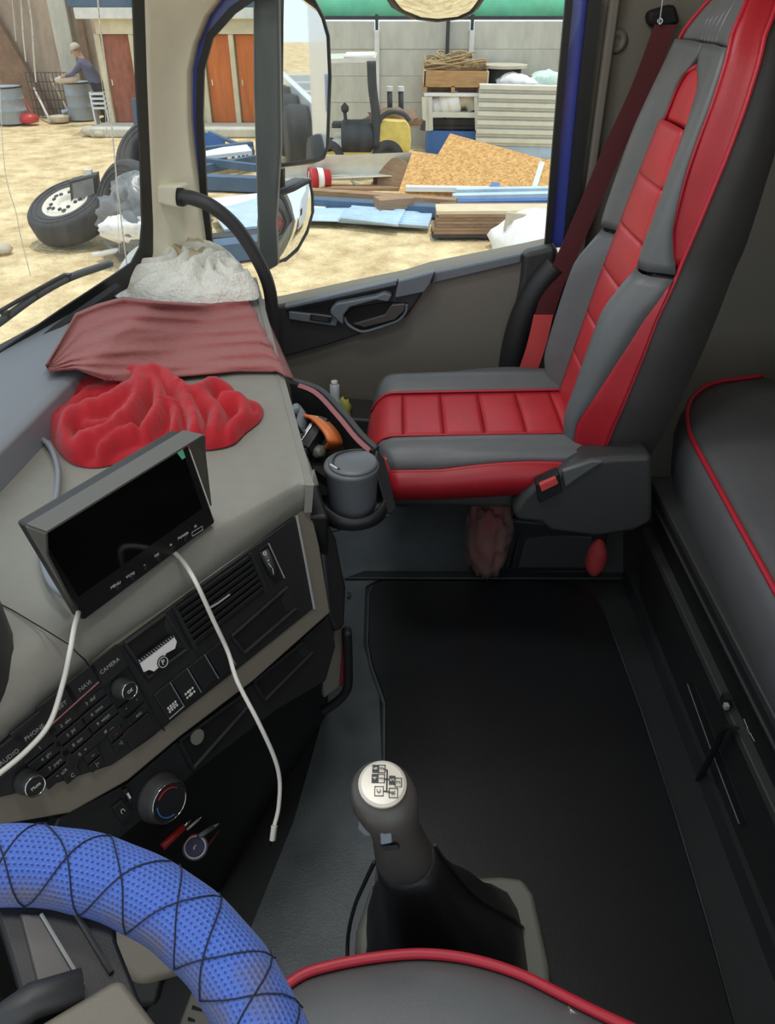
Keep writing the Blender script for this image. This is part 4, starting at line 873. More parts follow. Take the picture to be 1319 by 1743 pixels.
for x, y, t_, m in ((231, 1194, '\u25B8', M_greyp), (213, 1210, '\u25C2', M_greyp), (234, 1219, 'esc', M_greyp), (196, 1252, '~', M_redp), (204, 1268, '\u25B8|', M_greyp), (156, 1289, '~', M_greyp), (164, 1304, '|\u25C2', M_greyp), (122, 1323, 'C', M_greyp)):
    key(x, y-4, .019 if t_ != 'esc' else .032, .0115, t_, .0070, m)
key(238, 1244, .04, .028, None)
MB().tube(sq([(86, 1235), (168, 1161)], .009), .0011, 5).build('pink_rule', M_stripe, DB)
def knob(x, y, r, h_, txt, nm='rotary_knob', d=.004):
    c = sp_(x, y, d)-SU*.0
    k = MB().lathe([(r*1.12, 0), (r*1.1, h_*.3), (r, h_*.45), (r*.98, h_*.9), (r*.9, h_)], c, SN, 28).build(nm, M_doorb, DB, smooth=True)
    MB().tube([c+SN*(h_+.0003)+(Matrix.Rotation(a, 3, SN) @ SU)*r*.86 for a in [i*math.pi/14 for i in range(28)]], .0012, 5, True).build('knob_ring', M_chrome, k, smooth=True)
    MB().lathe([(r*.82, 0), (r*.82, .0006), (0, .0006)], c+SN*h_, SN, 24).build('knob_face', M_key, k)
    if txt: text(txt, .0055, c+SN*(h_+.0012), SU, SV, M_white, k)
    return k, c
knob(203, 1170, .0118, .022, 'OK'); knob(43, 1329, .0130, .022, 'Mute')
k, c = knob(268, 1356, .030, .026, None, 'temperature_knob', -.014)
for a0, a1, m in ((.5, 2.2, M_redp), (2.7, 4.6, M_bluep)): MB().tube([c+SN*.0272+(Matrix.Rotation(a0+(a1-a0)*i/12, 3, SN) @ SU)*.0195 for i in range(13)], .0009, 4).build('scale_mark', m, k)
for q, t_ in (([(192, 1375), (208, 1362), (226, 1386), (210, 1400)], '\u2229'), ([(210, 1345), (216, 1340), (228, 1362), (222, 1368)], '\u25AE')):
    rs = quad(q, -.008, .006, 'climate_button', M_key, DB); cc = sum(sq(q, -.0075), V())/4; text(t_, .009, cc, SU, SV, M_white, rs)
# lower dash body, dark, down to the floor
l1, l2 = sp_(40, 1500, -.03), sp_(562, 1060, -.03)
f1, f2 = at(350, 1560, Z=0.0), at(560, 1212, Z=0.0); f2b = V((-.36, 1.80, 0))
f0 = f1+(f1-f2)*.5
l0 = l1+(l1-l2)*.2
LB = MB(); LB.loft([[f0, l0, l0+V((-.25, .1, .1)), f0+V((-.3, .15, 0))], [f1, l1, l1+V((-.25, .1, .1)), f1+V((-.3, .15, 0))], [f2, l2, l2+V((-.2, .15, .1)), f2+V((-.3, .2, 0))]])
LB.build('lower_body', M_black2, DB, bevel=.01)
MB().hexa([f2, f2+V((-.1, 0, 0)), f2b+V((-.1, 0, 0)), f2b, V((l2.x+.006, l2.y+.02, .60)), V((l2.x-.1, l2.y+.02, .60)), V((-.42, 1.8, .62)), V((-.315, 1.78, .62))]).build('end_panel', M_black2, DB, bevel=.008)
# black end trim beside the stack and the carpeted pocket below it
et = [(556, 880), (574, 915), (584, 968), (591, 1000), (588, 1068), (574, 1078), (560, 1050), (548, 930)]
MB().prism(sq(et, -.02), -SN*.04).build('end_trim', M_black, DB, bevel=.008)
MB().lathe([(.006, 0), (.006, .006), (0, .007)], sp_(591, 1014, -.02), (1, 0, 0), 10).build('trim_plug', M_gap, DB)
pkc = [at(x, y, Y=1.0) for x, y in [(549, 1160), (560, 1105), (572, 1075), (583, 1075), (586, 1090), (580, 1168), (552, 1190)]]
MB().prism(pkc, (-.02, .03, 0)).build('side_pocket', M_carpet, DB, bevel=.004)
MB().tube(smooth_path([at(x, y, Y=.995) for x, y in [(584, 1074), (584, 1110), (583, 1140), (580, 1166)]], 4), .0028, 6).build('pocket_piping', M_pipe, DB, smooth=True)
MB().tube(smooth_path([at(x, y, Y=.99) for x, y in [(590, 1072), (592, 1120), (592, 1165), (584, 1184), (566, 1200), (550, 1210)]], 5), .009, 8).build('pocket_rim', M_black, DB, smooth=True)
# things lying in the tray under the stack
def lb_(x, y, d=.012): 
    nrm = (l1-f1).cross(l2-f2+l2-l1).normalized()
    nrm = (l2-l1).cross(f1-l1).normalized()
    if nrm.dot(EYE-l1) < 0: nrm = -nrm
    return at(x, y, pl=(l1+nrm*d, nrm))
def pen(a, b, r, label, m, tip):
    A, B = lb_(*a), lb_(*b); t = thing('pen', A, label, 'pen'); MB().tube([A, lerp(A, B, .72)], r, 10).build('barrel', m, t, smooth=True); MB().tube([lerp(A, B, .72), B], [r*.7, r*.35], 8).build('tip', tip, t, smooth=True)
pen((276, 1442), (326, 1394), .0055, 'red pen with metal tip below the temperature knob', M_redb, M_chrome)
pen((318, 1412), (346, 1388), .002, 'thin silver bit beside the red pen', M_zinc, M_chrome)
pen((338, 1424), (372, 1402), .004, 'grey pen lying behind the round badge', M_doorl, M_greyp)
pen((352, 1440), (374, 1412), .003, 'dark red pencil right of the round badge', M_belt, M_belt)
bc = lb_(332, 1442); nb = (EYE-bc).normalized(); BG = thing('round_badge', bc, 'round red and blue badge lying among the pens', 'badge')
MB().lathe([(.019, 0), (.019, .003), (0, .003)], bc, nb, 24).build('disc', M_navy, BG); MB().tube([bc+nb*.0032+(Matrix.Rotation(a, 3, nb) @ nb.orthogonal().normalized())*.0155 for a in [i*math.pi/12 for i in range(24)]], .0012, 4, True).build('ring', M_bag, BG)
text('e', .02, bc+nb*.0034, SU, SV, M_bag, BG); MB().tube([bc+nb*.0034+(Matrix.Rotation(a, 3, nb) @ nb.orthogonal().normalized())*.0178 for a in [i*math.pi/12 for i in range(10)]], .0012, 4).build('red_arc', M_redp, BG)

# ================================================================ side tray with tumbler
TR = thing('side_tray', at(600, 850, Z=.5), 'black dashboard side tray with red striped rim', 'tray')
outer = smooth_path([at(498, 648, Z=.655), at(545, 664, Z=.65), at(585, 704, Z=.642), at(617, 742, Z=.635), at(641, 764, Z=.63)], 6)
rim = outer
lowp = [p+V((.012, -.01, -.10)) for p in outer]
MB().grid([rim, lowp]).build('outer_wall', M_black, TR, solid=.012)
MB().tube(rim, .006, 8).build('rim', M_doorb, TR, smooth=True)
MB().grid([[p+V((-.009, -.006, .004)) for p in rim[3:]], [p+V((-.013, -.009, -.003)) for p in rim[3:]]]).build('red_stripe', M_stripe, TR, solid=.002)
fl = [at(500, 700, Z=.585), at(520, 650, Z=.585), at(640, 770, Z=.56), at(640, 860, Z=.53), at(560, 840, Z=.53)]
MB().prism([p+V((0, 0, -.02)) for p in [at(500, 760, Z=.60), at(500, 660, Z=.60), at(560, 700, Z=.60), at(640, 780, Z=.60), at(560, 800, Z=.60)]], (0, 0, -.02)).build('tray_floor', M_gap, TR)
# cup housing: angled frame around the tumbler
ch = [at(x, y, Z=z) for x, y, z in [(641, 764, .63), (650, 790, .60), (674, 868, .52), (668, 876, .515)]]
MB().prism([at(640, 762, Z=.632), at(652, 780, Z=.62), at(676, 866, Z=.52), at(664, 880, Z=.515), at(655, 868, Z=.53), at(636, 790, Z=.615)], (-.01, .045, -.01)).build('side_cheek', M_black, TR, bevel=.005)
MB().prism([at(550, 890, Z=.515), at(666, 866, Z=.522), at(668, 880, Z=.505), at(552, 912, Z=.497)], (-.004, .03, -.004)).build('front_lip', M_black, TR, bevel=.004)
MB().prism([at(552, 895, Z=.51), at(665, 870, Z=.515), at(660, 800, Z=.515), at(560, 800, Z=.515)], (0, 0, -.012)).build('cup_floor', M_gap, TR)
inn = [at(500, 740, Z=.63), at(520, 780, Z=.615), at(538, 830, Z=.59), at(550, 890, Z=.52)]
MB().grid([inn, [p+V((-.02, .03, -.12)) for p in inn]]).build('inner_wall', M_doorb, TR, solid=.012)
cu = at(598, 790, Z=.632); cu0 = V((cu.x, cu.y, .542))
TB = thing('tumbler', cu0, 'black plastic tumbler with flat lid in the side tray', 'cup')
MB().lathe([(.0, 0), (.037, 0), (.04, .008), (.0445, .080), (.046, .083), (.0465, .087), (.045, .091), (.036, .092), (0, .0915)], cu0, n=36).build('body', M_cup, TB, smooth=True)
ld = MB().lathe([(.0, 0), (.041, 0), (.041, .004), (.036, .006), (0, .0065)], cu0+V((.003, -.002, .0915)), n=32).build('lid', M_cup, TB, smooth=True)
lc = cu0+V((0, 0, .0985)); MB().tube(smooth_path([lc+V((-.018, -.03, -.001)), lc+V((-.03, -.012, 0)), lc+V((-.026, .015, 0)), lc+V((-.005, .03, 0)), lc+V((.02, .035, -.001))], 5), .0022, 6).build('lid_ridge', M_doorb, TB, smooth=True)
MB().tube([lc+V((-.033, -.016, .0)), lc+V((-.021, -.028, .0))], .0018, 6).build('lid_notch', M_white, TB)
ah = [cu0+V((.0535*math.cos(a), .0535*math.sin(a), 0)) for a in [math.radians(-175+i*9) for i in range(19)]]
MB().grid([[p+V((0, 0, -.004)) for p in ah], [p+V((0, 0, .026+.008*math.cos(i/18*5))) for i, p in enumerate(ah)]]).build('cup_clip', M_black, TR, solid=.006, smooth=True)
# strap, box, bottle in the tray
rc_ = at(540, 745, Z=.635)
arc = [rc_+V((.02*0+.052*math.cos(a)*.5, .075*math.sin(a), .018*math.cos(a)-.004)) for a in [math.radians(-95+i*10) for i in range(20)]]
pts = smooth_path([at(520, 704, Z=.64), at(540, 708, Z=.65), at(562, 730, Z=.645), at(571, 752, Z=.63), at(563, 765, Z=.60)], 5)
tag(MB().grid([[p+V((-.010, -.012, .006)) for p in pts], [p+V((.012, .012, -.01)) for p in pts]]).build('leather_strap', M_brownt, solid=.006, smooth=True), 'orange-brown leather strap curled in the side tray', 'strap')
bx_ = at(535, 742, Z=.62); BXT = thing('metal_lighter_box', bx_-V((0, 0, .02)), 'dark case with shiny metal edge beside the orange strap', 'case')
R_ = Matrix.Rotation(math.radians(-30), 3, 'Z') @ Matrix.Rotation(math.radians(25), 3, 'X')
MB().box(bx_, (.028, .07, .03), R_).build('body', M_key, BXT, bevel=.003); MB().box(bx_+R_ @ V((-.008, 0, .016)), (.007, .062, .003), R_).build('metal_edge', M_chrome, BXT, bevel=.001)
pts = smooth_path([at(500, 700, Z=.65), at(512, 693, Z=.655), at(520, 700, Z=.65), at(514, 722, Z=.645), at(524, 738, Z=.63), at(530, 758, Z=.60)], 5)
tag(MB().grid([[p+V((-.008, .0, .008)) for p in pts], [p+V((.01, .0, -.02)) for p in pts]]).build('grey_strap', M_doorl, solid=.003, smooth=True), 'grey curled strap at the dashboard edge of the side tray', 'strap')
pts = smooth_path([at(503, 738, Z=.63), at(520, 737, Z=.63), at(530, 748, Z=.62), at(520, 765, Z=.615)], 5)
tag(MB().grid([[p for p in pts], [p+V((0, 0, -.035)) for p in pts]]).build('rubber_flap', M_doorb, solid=.004, smooth=True), 'dark rubber flap below the grey strap in the tray', 'flap')
p = at(542, 768, Z=.60); tag(blob(p, .014, (1, 1, .8), .3, 4, 14, 8).build('glass_stopper', M_basef, smooth=True), 'small greenish glass piece under the orange strap', 'glass')
p = at(586, 735, Z=.615); p = at(590, 700, Y=1.45); 
YB = 1.90
sb = at(570, 672, Y=YB); SB = thing('spray_bottle', V((sb.x, YB, sb.z-.16)), 'clear spray bottle standing behind the side tray', 'bottle')
M_clear = mat('clear_plastic', S(190, 200, 205), .2, spec=.6)
MB().lathe([(.0, -.16), (.024, -.16), (.026, -.05), (.016, -.03), (.013, .0), (.0135, .03), (.009, .032), (0, .032)], V((sb.x, YB, sb.z)), n=16).build('body', M_clear, SB, smooth=True); MB().lathe([(.009, 0), (.009, .012), (0, .013)], V((sb.x, YB, sb.z+.03)), n=12).build('nozzle', M_bag, SB, smooth=True)
MB().lathe([(.0268, -.12), (.0268, -.06), (.026, -.06)], V((sb.x, YB, sb.z)), n=16).build('label_band', M_tarp, SB, smooth=True)
M_pack = mat('packet_print', S(60, 130, 110), .4, col2=S(210, 190, 60), kind='voronoi', vscale=60, thr=(.3, .7))
sn = at(586, 698, Y=1.88); tag(blob(sn, .032, (.6, .5, 1.1), .3, 8, 18, 12).build('snack_packet', M_pack, smooth=True), 'shiny green and yellow packet beside the spray bottle', 'packet')
MB().hexa([V((-.30, 1.86, .05)), V((.05, 1.86, .05)), V((.05, 1.98, .05)), V((-.30, 1.98, .05)), V((-.30, 1.85, .33)), V((.05, 1.85, .30)), V((.05, 1.98, .30)), V((-.30, 1.98, .33))]).build('door_pocket', M_doorb, D1, bevel=.01)
# ================================================================ PASSENGER SEAT
SY = 1.572
PS = thing('passenger_seat', (.2, SY, 0), 'black and red leatherette passenger seat with tall backrest', 'seat')
HB, HT = .465, 1.315
def hw(h): return tab(h, [(.46, .185), (.52, .203), (.60, .212), (.72, .212), (.80, .204), (.86, .194), (.95, .198), (1.05, .198), (1.12, .187), (1.19, .166), (1.25, .13), (1.29, .085), (1.315, .02)])
def bx0(h): return .415+.19*(h-.48)+max(0, h-1.22)*.25
def bol(h): return stab(h, [(.46, .03), (.56, .055), (.76, .055), (.86, .022), (1.0, .02), (1.2, .008), (1.31, 0)])
def sb_pt(h, q, d=0.0):
    B = bol(h); a = abs(q)
    qq = min(.62, qs(h)); f = stab(a, [(.0, 0), (qq, .0), (max(qq+.18, .78), B), (.86, B*.9), (1.0, B*.3-.035)])
    return V((bx0(h)-f-d, SY+q*hw(h), h))
def qs(h): return tab(h, [(.46, .108), (.75, .105), (.95, .088), (1.1, .066), (1.2, .052)])/hw(h)
def qr(h): return tab(h, [(.46, .87), (.55, .88), (.62, .905), (.70, .928), (.78, .955), (.835, .985), (.86, .985), (.88, .95), (.93, .91), (1.05, .87), (1.2, .83), (1.27, .76), (1.3, .6)])
def wtop(h):
    w_ = qs(h)
    if h > 1.115: t = min(1, (h-1.115)/(.053)); w_ *= math.sqrt(max(0.0, 1-t*t))
    return w_
hs = [HB+(HT-HB)*i/44 for i in range(45)]
# shell
rings = []
for h in hs:
    w_ = hw(h); fr_ = [sb_pt(h, -1+2*i/16, -.010) for i in range(17)]; x0 = bx0(h); th = tab(h, [(.46, .15), (.9, .15), (1.2, .10), (1.315, .05)])
    rings.append(fr_+[V((x0+th*.85, SY+w_*.97, h)), V((x0+th, SY+w_*.7, h)), V((x0+th+.015, SY, h)), V((x0+th, SY-w_*.7, h)), V((x0+th*.85, SY-w_*.97, h))])
MB().loft(rings).build('back_shell', M_leatherd, PS, smooth=True)
def patch(h0, h1, qa, qb, name, m, n=24, k=9, d=0.004, puff=0.0, solid=.010):
    rows = []
    for i in range(n+1):
        h = lerp(h0, h1, i/n); a, b = qa(h), qb(h)
        rows.append([sb_pt(h, lerp(a, b, j/k), d+puff*math.sin(math.pi*j/k)**.7*math.sin(math.pi*i/n)**.4) for j in range(k+1)])
    return MB().grid(rows).build(name, m, PS, smooth=True, solid=solid)
for sgn_ in (-1, 1):
    patch(HB, .845, lambda h: sgn_*qs(h), lambda h: sgn_*qr(h), 'lower_bolster', M_leather, 20, 12, .004, .010)
    patch(.855, 1.20, lambda h: sgn_*wtop(h), lambda h: sgn_*qr(h), 'upper_panel', M_leather, 20, 10, .004, .006)
    patch(HB, .835, lambda h: sgn_*qr(h), lambda h: sgn_*1.0, 'lower_side_band', M_redd, 18, 6, .004, .004)
    patch(.865, 1.30, lambda h: sgn_*qr(h), lambda h: sgn_*1.0, 'upper_side_band', M_redd, 24, 6, .004, .003)
    for lst, nm in (([sb_pt(h, sgn_*1.0, .004) for h in hs[:-1]], 'outer_piping'), ([sb_pt(h, sgn_*qr(h), .006) for h in hs if h < .84], 'band_piping'), ([sb_pt(h, sgn_*qr(h), .006) for h in hs if .862 < h < 1.30], 'band_piping')):
        MB().tube(lst, .0042, 6).build(nm, M_pipe, PS, smooth=True)
    MB().tube(smooth_path([sb_pt(.85, sgn_*lerp(qs(.85), .98, t), .002) for t in (0, .3, .6, 1)], 4), .003, 5).build('crease', M_gap, PS)
patch(1.20, 1.30, lambda h: -qr(h), lambda h: qr(h), 'headrest_panel', M_leather, 12, 12, .004, .006)
# head creases
for k in range(5):
    a = -.35+k*.15; MB().tube(smooth_path([sb_pt(1.27-.01*k, a*.9, .006), sb_pt(1.235, a+.06, .0085), sb_pt(1.205, a*.8, .006)], 4), .0022, 5).build('head_crease', M_ledge, PS, smooth=True)
# centre strip pads
seams = [.470, .585, .678, .78, .875, .973, 1.071, 1.168]
for a, b in zip(seams, seams[1:]):
    top_ = b > 1.16
    def ww(h, top_=top_, b=b):
        w_ = qs(h)
        if top_: t = max(0, (h-1.115)/(b-1.115)); w_ *= math.sqrt(max(0.02, 1-t*t))
        return w_
    patch(a+.0004, b-.0004, lambda h: -ww(h), lambda h: ww(h), 'red_pad', M_red, 10, 8, .006, .005, .012)
cl = [(h, 1) for h in [seams[0]+i*.02 for i in range(34)]]
hh = [.47+i*(1.168-.47)/50 for i in range(51)]
MB().tube([sb_pt(h, -wtop(h), .009) for h in hh]+[sb_pt(h, wtop(h), .009) for h in hh[::-1]], .0038, 6).build('strip_piping', M_pipe, PS, smooth=True)
# ---- cushion
XF, XB = at(622, 700, Z=.46).x, .50
def cz(x, b):
    a = abs(b); t = (x-XF)
    z = .462+stab(a, [(0, 0), (.10, .0), (.165, .026), (.20, .014), (.224, -.016)])
    z += tab(x, [(XF, 0), (.15, .006), (.4, .012)])+(.016*math.sin(max(0, min(1, (x-.1)/.36))*math.pi) if a > .2 else 0)
    fr_ = max(0, 1-t/.07); z -= .075*fr_**2.6
    return z
def cp_(x, b, d=0): return V((x, SY+b, cz(x, b)+d))
def front(b): return XF+.06*(abs(b)/.224)**2.6
def cpatch(x0, x1, ba, bb, name, m, nx=10, nb=8, puff=0, d=.004, solid=.012):
    rows = []
    for i in range(nx+1):
        r = []
        for j in range(nb+1):
            b = lerp(ba, bb, j/nb); xa = front(b) if x0 is None else x0; x = lerp(xa, x1, i/nx); r.append(cp_(x, b, d+puff*(math.sin(math.pi*i/nx)*math.sin(math.pi*j/nb))**.5))
        rows.append(r)
    return MB().grid(rows).build(name, m, PS, smooth=True, solid=solid)
sx = [None]+[at(x, y, Z=.475).x for x, y in ((686, 715), (754, 715), (822, 715), (890, 715), (952, 715))]+[.46]
BW = .108
for a, b in zip(sx, sx[1:]): cpatch(None if a is None else a+.0004, b-.0004, -BW+.002, BW-.002, 'red_pad', M_red, 12 if a is None else 8, 10, .004, .005)
for s_ in (-1, 1):
    cpatch(None, XB, s_*(BW+.003), s_*.222, 'cushion_bolster', M_leather, 24, 9, .004)
    xs = [XF+.004+i*(XB-XF)/30 for i in range(31)]
    MB().tube([cp_(x+.035*(BW/.224)**2.4*max(0, 1-i/3), s_*BW, .008) for i, x in enumerate(xs)], .0035, 6).build('cushion_piping', M_pipe, PS, smooth=True)
    ed = [cp_(front(.224)+i*(XB-front(.224))/24, s_*.224, .004) for i in range(25)]
    MB().tube(ed, .0042, 6).build('edge_piping', M_pipe, PS, smooth=True)
    lowe = [V((p.x, SY+s_*.226, lerp(p.z, (.388+.045*(i/24)**1.6), 1))) for i, p in enumerate(ed)]
    MB().grid([ed, [lerp(p, q, .5)+V((0, s_*.008, 0)) for p, q in zip(ed, lowe)], lowe]).build('side_band', M_redd, PS, smooth=True, solid=.008)
    MB().tube(lowe, .0026, 6).build('edge_piping', M_pipe, PS, smooth=True)
fe = [cp_(front(b), b, .004) for b in [-.224+i*.448/24 for i in range(25)]]
fl_ = [V((p.x+.010, p.y*.985+SY*.015, .385)) for p in fe]
MB().grid([fe, [lerp(p, q, .5)+V((-.006, 0, 0)) for p, q in zip(fe, fl_)], fl_]).build('cushion_front', M_red, PS, smooth=True, solid=.01)
body = [(XF+.04, -.2), (XF+.02, 0), (XF+.04, .2), (XB, .215), (XB, -.215)]
MB().prism([V((x, SY+b, .345)) for x, b in body], (0, 0, .105)).build('cushion_base', M_leatherd, PS, bevel=.02, seg=3)
# plastic side console, buckle, pedestal
def yp(pts, y): return [at(a, b, Y=y) for a, b in pts]
SC = MB().prism(yp([(872, 872), (888, 846), (912, 826), (960, 800), (1000, 784), (1050, 778), (1112, 776), (1112, 890), (1080, 906), (1012, 916), (936, 906), (920, 892), (880, 888)], 1.318), (0, .07, 0)).build('side_console', M_doorb, PS, bevel=.014, seg=3)
MB().prism(yp([(912, 826), (952, 806), (958, 838), (918, 858)], 1.300), (0, .03, 0)).build('belt_buckle', M_gap, SC, bevel=.004)
MB().prism(yp([(918, 826), (946, 813), (951, 824), (922, 838)], 1.294), (0, .012, 0)).build('buckle_button', M_beltb, SC, bevel=.002)
MB().prism(yp([(956, 802), (1008, 784), (1030, 786), (985, 815), (962, 832)], 1.308), (0, .012, 0)).build('console_cap', M_mast, SC, bevel=.005)
pd_ = MB(); b4 = [at(826, 976, Z=0), at(1024, 974, Z=0)]
pd_.hexa([b4[0], b4[1], b4[1]+V((.02, .34, 0)), b4[0]+V((-.02, .34, 0)), at(868, 884, Y=b4[0].y-.02), at(1040, 900, Y=b4[1].y-.02), at(1040, 900, Y=b4[1].y-.02)+V((0, .34, 0)), at(868, 884, Y=b4[0].y-.02)+V((0, .34, 0))])
pdo = pd_.build('pedestal', M_black, PS, bevel=.012)
MB().prism([at(x, y, Y=b4[0].y-.012) for x, y in [(896, 906), (1010, 914), (1002, 968), (880, 968)]], (0, .012, 0)).build('pedestal_cover', M_doorb, PS, bevel=.006)
for x in (868, 878): MB().tube([at(x+8, 904, Y=b4[0].y-.014), at(x-6, 966, Y=b4[0].y-.012)], .005, 6).build('pedestal_rib', M_black, PS)
# bags under the seat
bgp = at(826, 905, Y=1.50); tag(blob(at(832, 908, Y=1.52), .1, (.5, .5, 1.1), .55, 12, 34, 24, 1.6, True).build('cloth_bag', M_bagcl, smooth=True), 'crumpled maroon and grey cloth bag under the seat front', 'bag')
tag(blob(at(1014, 950, Y=1.56), .05, (.5, .5, 1.1), .25, 15, 18, 12, 2, True).build('red_cloth_scrap', M_beltb, smooth=True), 'red cloth scrap beside the seat pedestal', 'cloth')
# ================================================================ SEAT BELT and pillar fittings
SBT = thing('seat_belt', at(930, 620, Y=1.95), 'dark red seat belt running down behind the passenger seat', 'seat belt')
def strap(pts, w_, name, m, th=.0025, wd=(1, 0, 0)):
    pts = smooth_path(pts, 8); W_ = V(wd)
    rows = [[p-W_*w_/2, p, p+W_*w_/2] for p in pts]
    return MB().grid(rows).build(name, m, SBT, solid=th)
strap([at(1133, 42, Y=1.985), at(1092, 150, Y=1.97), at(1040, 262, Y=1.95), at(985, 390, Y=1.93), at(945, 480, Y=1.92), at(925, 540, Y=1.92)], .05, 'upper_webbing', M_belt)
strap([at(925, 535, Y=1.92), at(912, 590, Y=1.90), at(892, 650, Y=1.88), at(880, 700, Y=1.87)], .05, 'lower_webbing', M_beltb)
MB().prism([at(x, y, Y=1.99) for x, y in [(1104, 20), (1150, 6), (1160, 40), (1120, 52), (1104, 40)]], (0, .04, 0)).build('anchor_cover', M_gap, SBT, bevel=.01)
rb = smooth_path([at(x, y, Y=1.975) for x, y in [(1119, 35), (1124, 31), (1127, 36), (1122, 41)]], 4, True); MB().tube(rb, .002, 6, True).build('hook', M_chrome, SBT)
MB().tube([at(1122, 41, Y=1.97), at(1127, 5, Y=1.97), at(1130, -20, Y=1.97)], .0012, 5).build('cord', M_white, SBT)
SG = tag(MB().tube(smooth_path([at(947, 452, Y=1.95), at(915, 490, Y=1.95), at(888, 545, Y=1.95), at(872, 610, Y=1.95), at(866, 680, Y=1.95)], 6), .035, 10).build('belt_guide', M_black, smooth=True), 'black curved housing between door and passenger seat', 'housing')
# ================================================================ GRAB HANDLE
GH = thing('grab_handle', at(470, 600, Y=1.93), 'black curved grab handle with cream mount on the pillar', 'handle')
mp_ = [at(x, y, Y=1.872) for x, y in [(248, 316), (308, 315), (314, 356), (300, 355), (250, 344)]]
MB().prism(mp_, (.01, .04, 0)).build('mount', M_pillar, GH, bevel=.008, seg=3)
tb = smooth_path([at(308, 335, Y=1.86), at(330, 338, Y=1.85), at(365, 354, Y=1.85), at(405, 390, Y=1.86), at(440, 445, Y=1.87), at(458, 490, Y=1.88), at(464, 540, Y=1.89), at(468, 600, Y=1.90)], 6)
MB().tube(tb, .0165, 12).build('bar', M_doorb, GH, smooth=True); MB().lathe([(.02, 0), (.021, .012), (.017, .02)], tb[0]-V((.008, 0, 0)), (1, 0, -.1), 16).build('bar_collar', M_rubber, GH, smooth=True)
# ================================================================ BUNK
BXF = .632
pl_ = [(BXF-.10, -.45), (BXF-.066, .2), (BXF-.034, .8), (BXF-.013, 1.2), (BXF-.002, 1.40), (BXF+.012, 1.48), (BXF+.035, 1.55), (BXF+.075, 1.62), (BXF+.14, 1.68), (.90, 1.72)]
def bprof(x, y, nx, ny):
    n_ = V((nx, ny, 0)).normalized()
    return [V((x, y, .33))+n_*.012, V((x, y, .37))-n_*.012, V((x, y, .43))-n_*.02, V((x, y, .475))-n_*.016, V((x, y, .498))-n_*.004, V((x, y, .508))+n_*.03, V((x, y, .515))+n_*.10]
rows = []; pip = []
for i, (x, y) in enumerate(pl_):
    a = V((*pl_[max(i-1, 0)], 0)); b = V((*pl_[min(i+1, len(pl_)-1)], 0)); t = (b-a).normalized(); n_ = V((t.y, -t.x, 0))
    r = bprof(x, y, n_.x, n_.y); pip.append(r[4]+V((0, 0, .004))); rows.append(r+[V((1.32, y if i < 9 else 1.99, .515))])
BK_ = thing('bunk_mattress', (.9, .6, .34), 'dark grey vinyl bunk mattress with red piping', 'mattress')
MB().grid(rows).build('cover', M_bunk, BK_, smooth=True, solid=.02)
MB().tube(smooth_path(pip, 4), .0055, 8).build('piping', M_pipe, BK_, smooth=True)
BS = thing('bunk_storage', (.62, .6, 0), 'black plastic storage front under the bunk', 'storage box')
yE = at(1101, 811, Z=.37).y
XS = .585
def xs_(z): return XS+.03*(.37-z)/.37
def slab(z0, z1, x0, x1, dx, name, m, y0=-.45, y1=None, bev=.004):
    y1 = yE if y1 is None else y1
    return MB().hexa([V((x0, y0, z0)), V((x0+dx, y0, z0)), V((x0+dx, y1, z0)), V((x0, y1, z0)), V((x1, y0, z1)), V((x1+dx, y0, z1)), V((x1+dx, y1, z1)), V((x1, y1, z1))]).build(name, m, BS, bevel=bev)
slab(.0, .225, .622, .598, .1, 'lower_front', M_black)
slab(.225, .322, .612, .604, .1, 'channel', M_black2)
slab(.320, .366, .590, .578, .03, 'top_rail', M_black, bev=.006)
slab(.352, .372, .580, .578, .06, 'rail_cap', M_doorb, bev=.004)
slab(.212, .228, .592, .594, .02, 'groove_lip', M_doorb, bev=.003)
slab(.316, .322, .586, .586, .02, 'rail_lip', M_doorb, bev=.0015)
wq = [(1169, 1165), (1174, 1158), (1182, 1166), (1268, 1395), (1267, 1408), (1259, 1400)]
def bsp(x, y, d=0): return at(x, y, pl=(V((.610-d, 0, .11)), V((-1, 0, -.107)).normalized()))
MB().prism([bsp(x, y, .002) for x, y in wq], (.004, 0, 0)).build('slot', M_gap, BS)
MB().tube([bsp(x, y, .004) for x, y in [(1170, 1164), (1205, 1262), (1258, 1402)]], .0012, 4).build('slot_edge', M_doorl, BS)
ls = smooth_path([at(1253, 1240, X=.585), at(1240, 1238, X=.583), at(1229, 1246, X=.588), at(1215, 1278, X=.595), at(1172, 1358, X=.606)], 5)
tag(MB().tube(ls, .004, 6, ry=.007).build('pull_strap', M_gap), 'black pull strap hanging on the bunk storage front', 'strap')
MB().box(at(1236, 1192, X=.592), (.014, .016, .022)).build('latch', M_gap, BS); MB().box(at(1236, 1202, X=.588), (.008, .01, .01)).build('latch_tab', M_greyp, BS, bevel=.001)
tq = at(1274, 1243, X=.584); 
MB().tube([at(1266, 1224, X=.583), at(1273, 1240, X=.583)], .0008, 4).build('print_line', M_greyp, BS); MB().tube([at(1277, 1248, X=.583), at(1284, 1262, X=.583)], .0008, 4).build('print_line', M_greyp, BS)
text('ooo', .008, at(1274, 1244, X=.5825), (0, -1, 0), (0, 0, 1), M_greyp, BS)
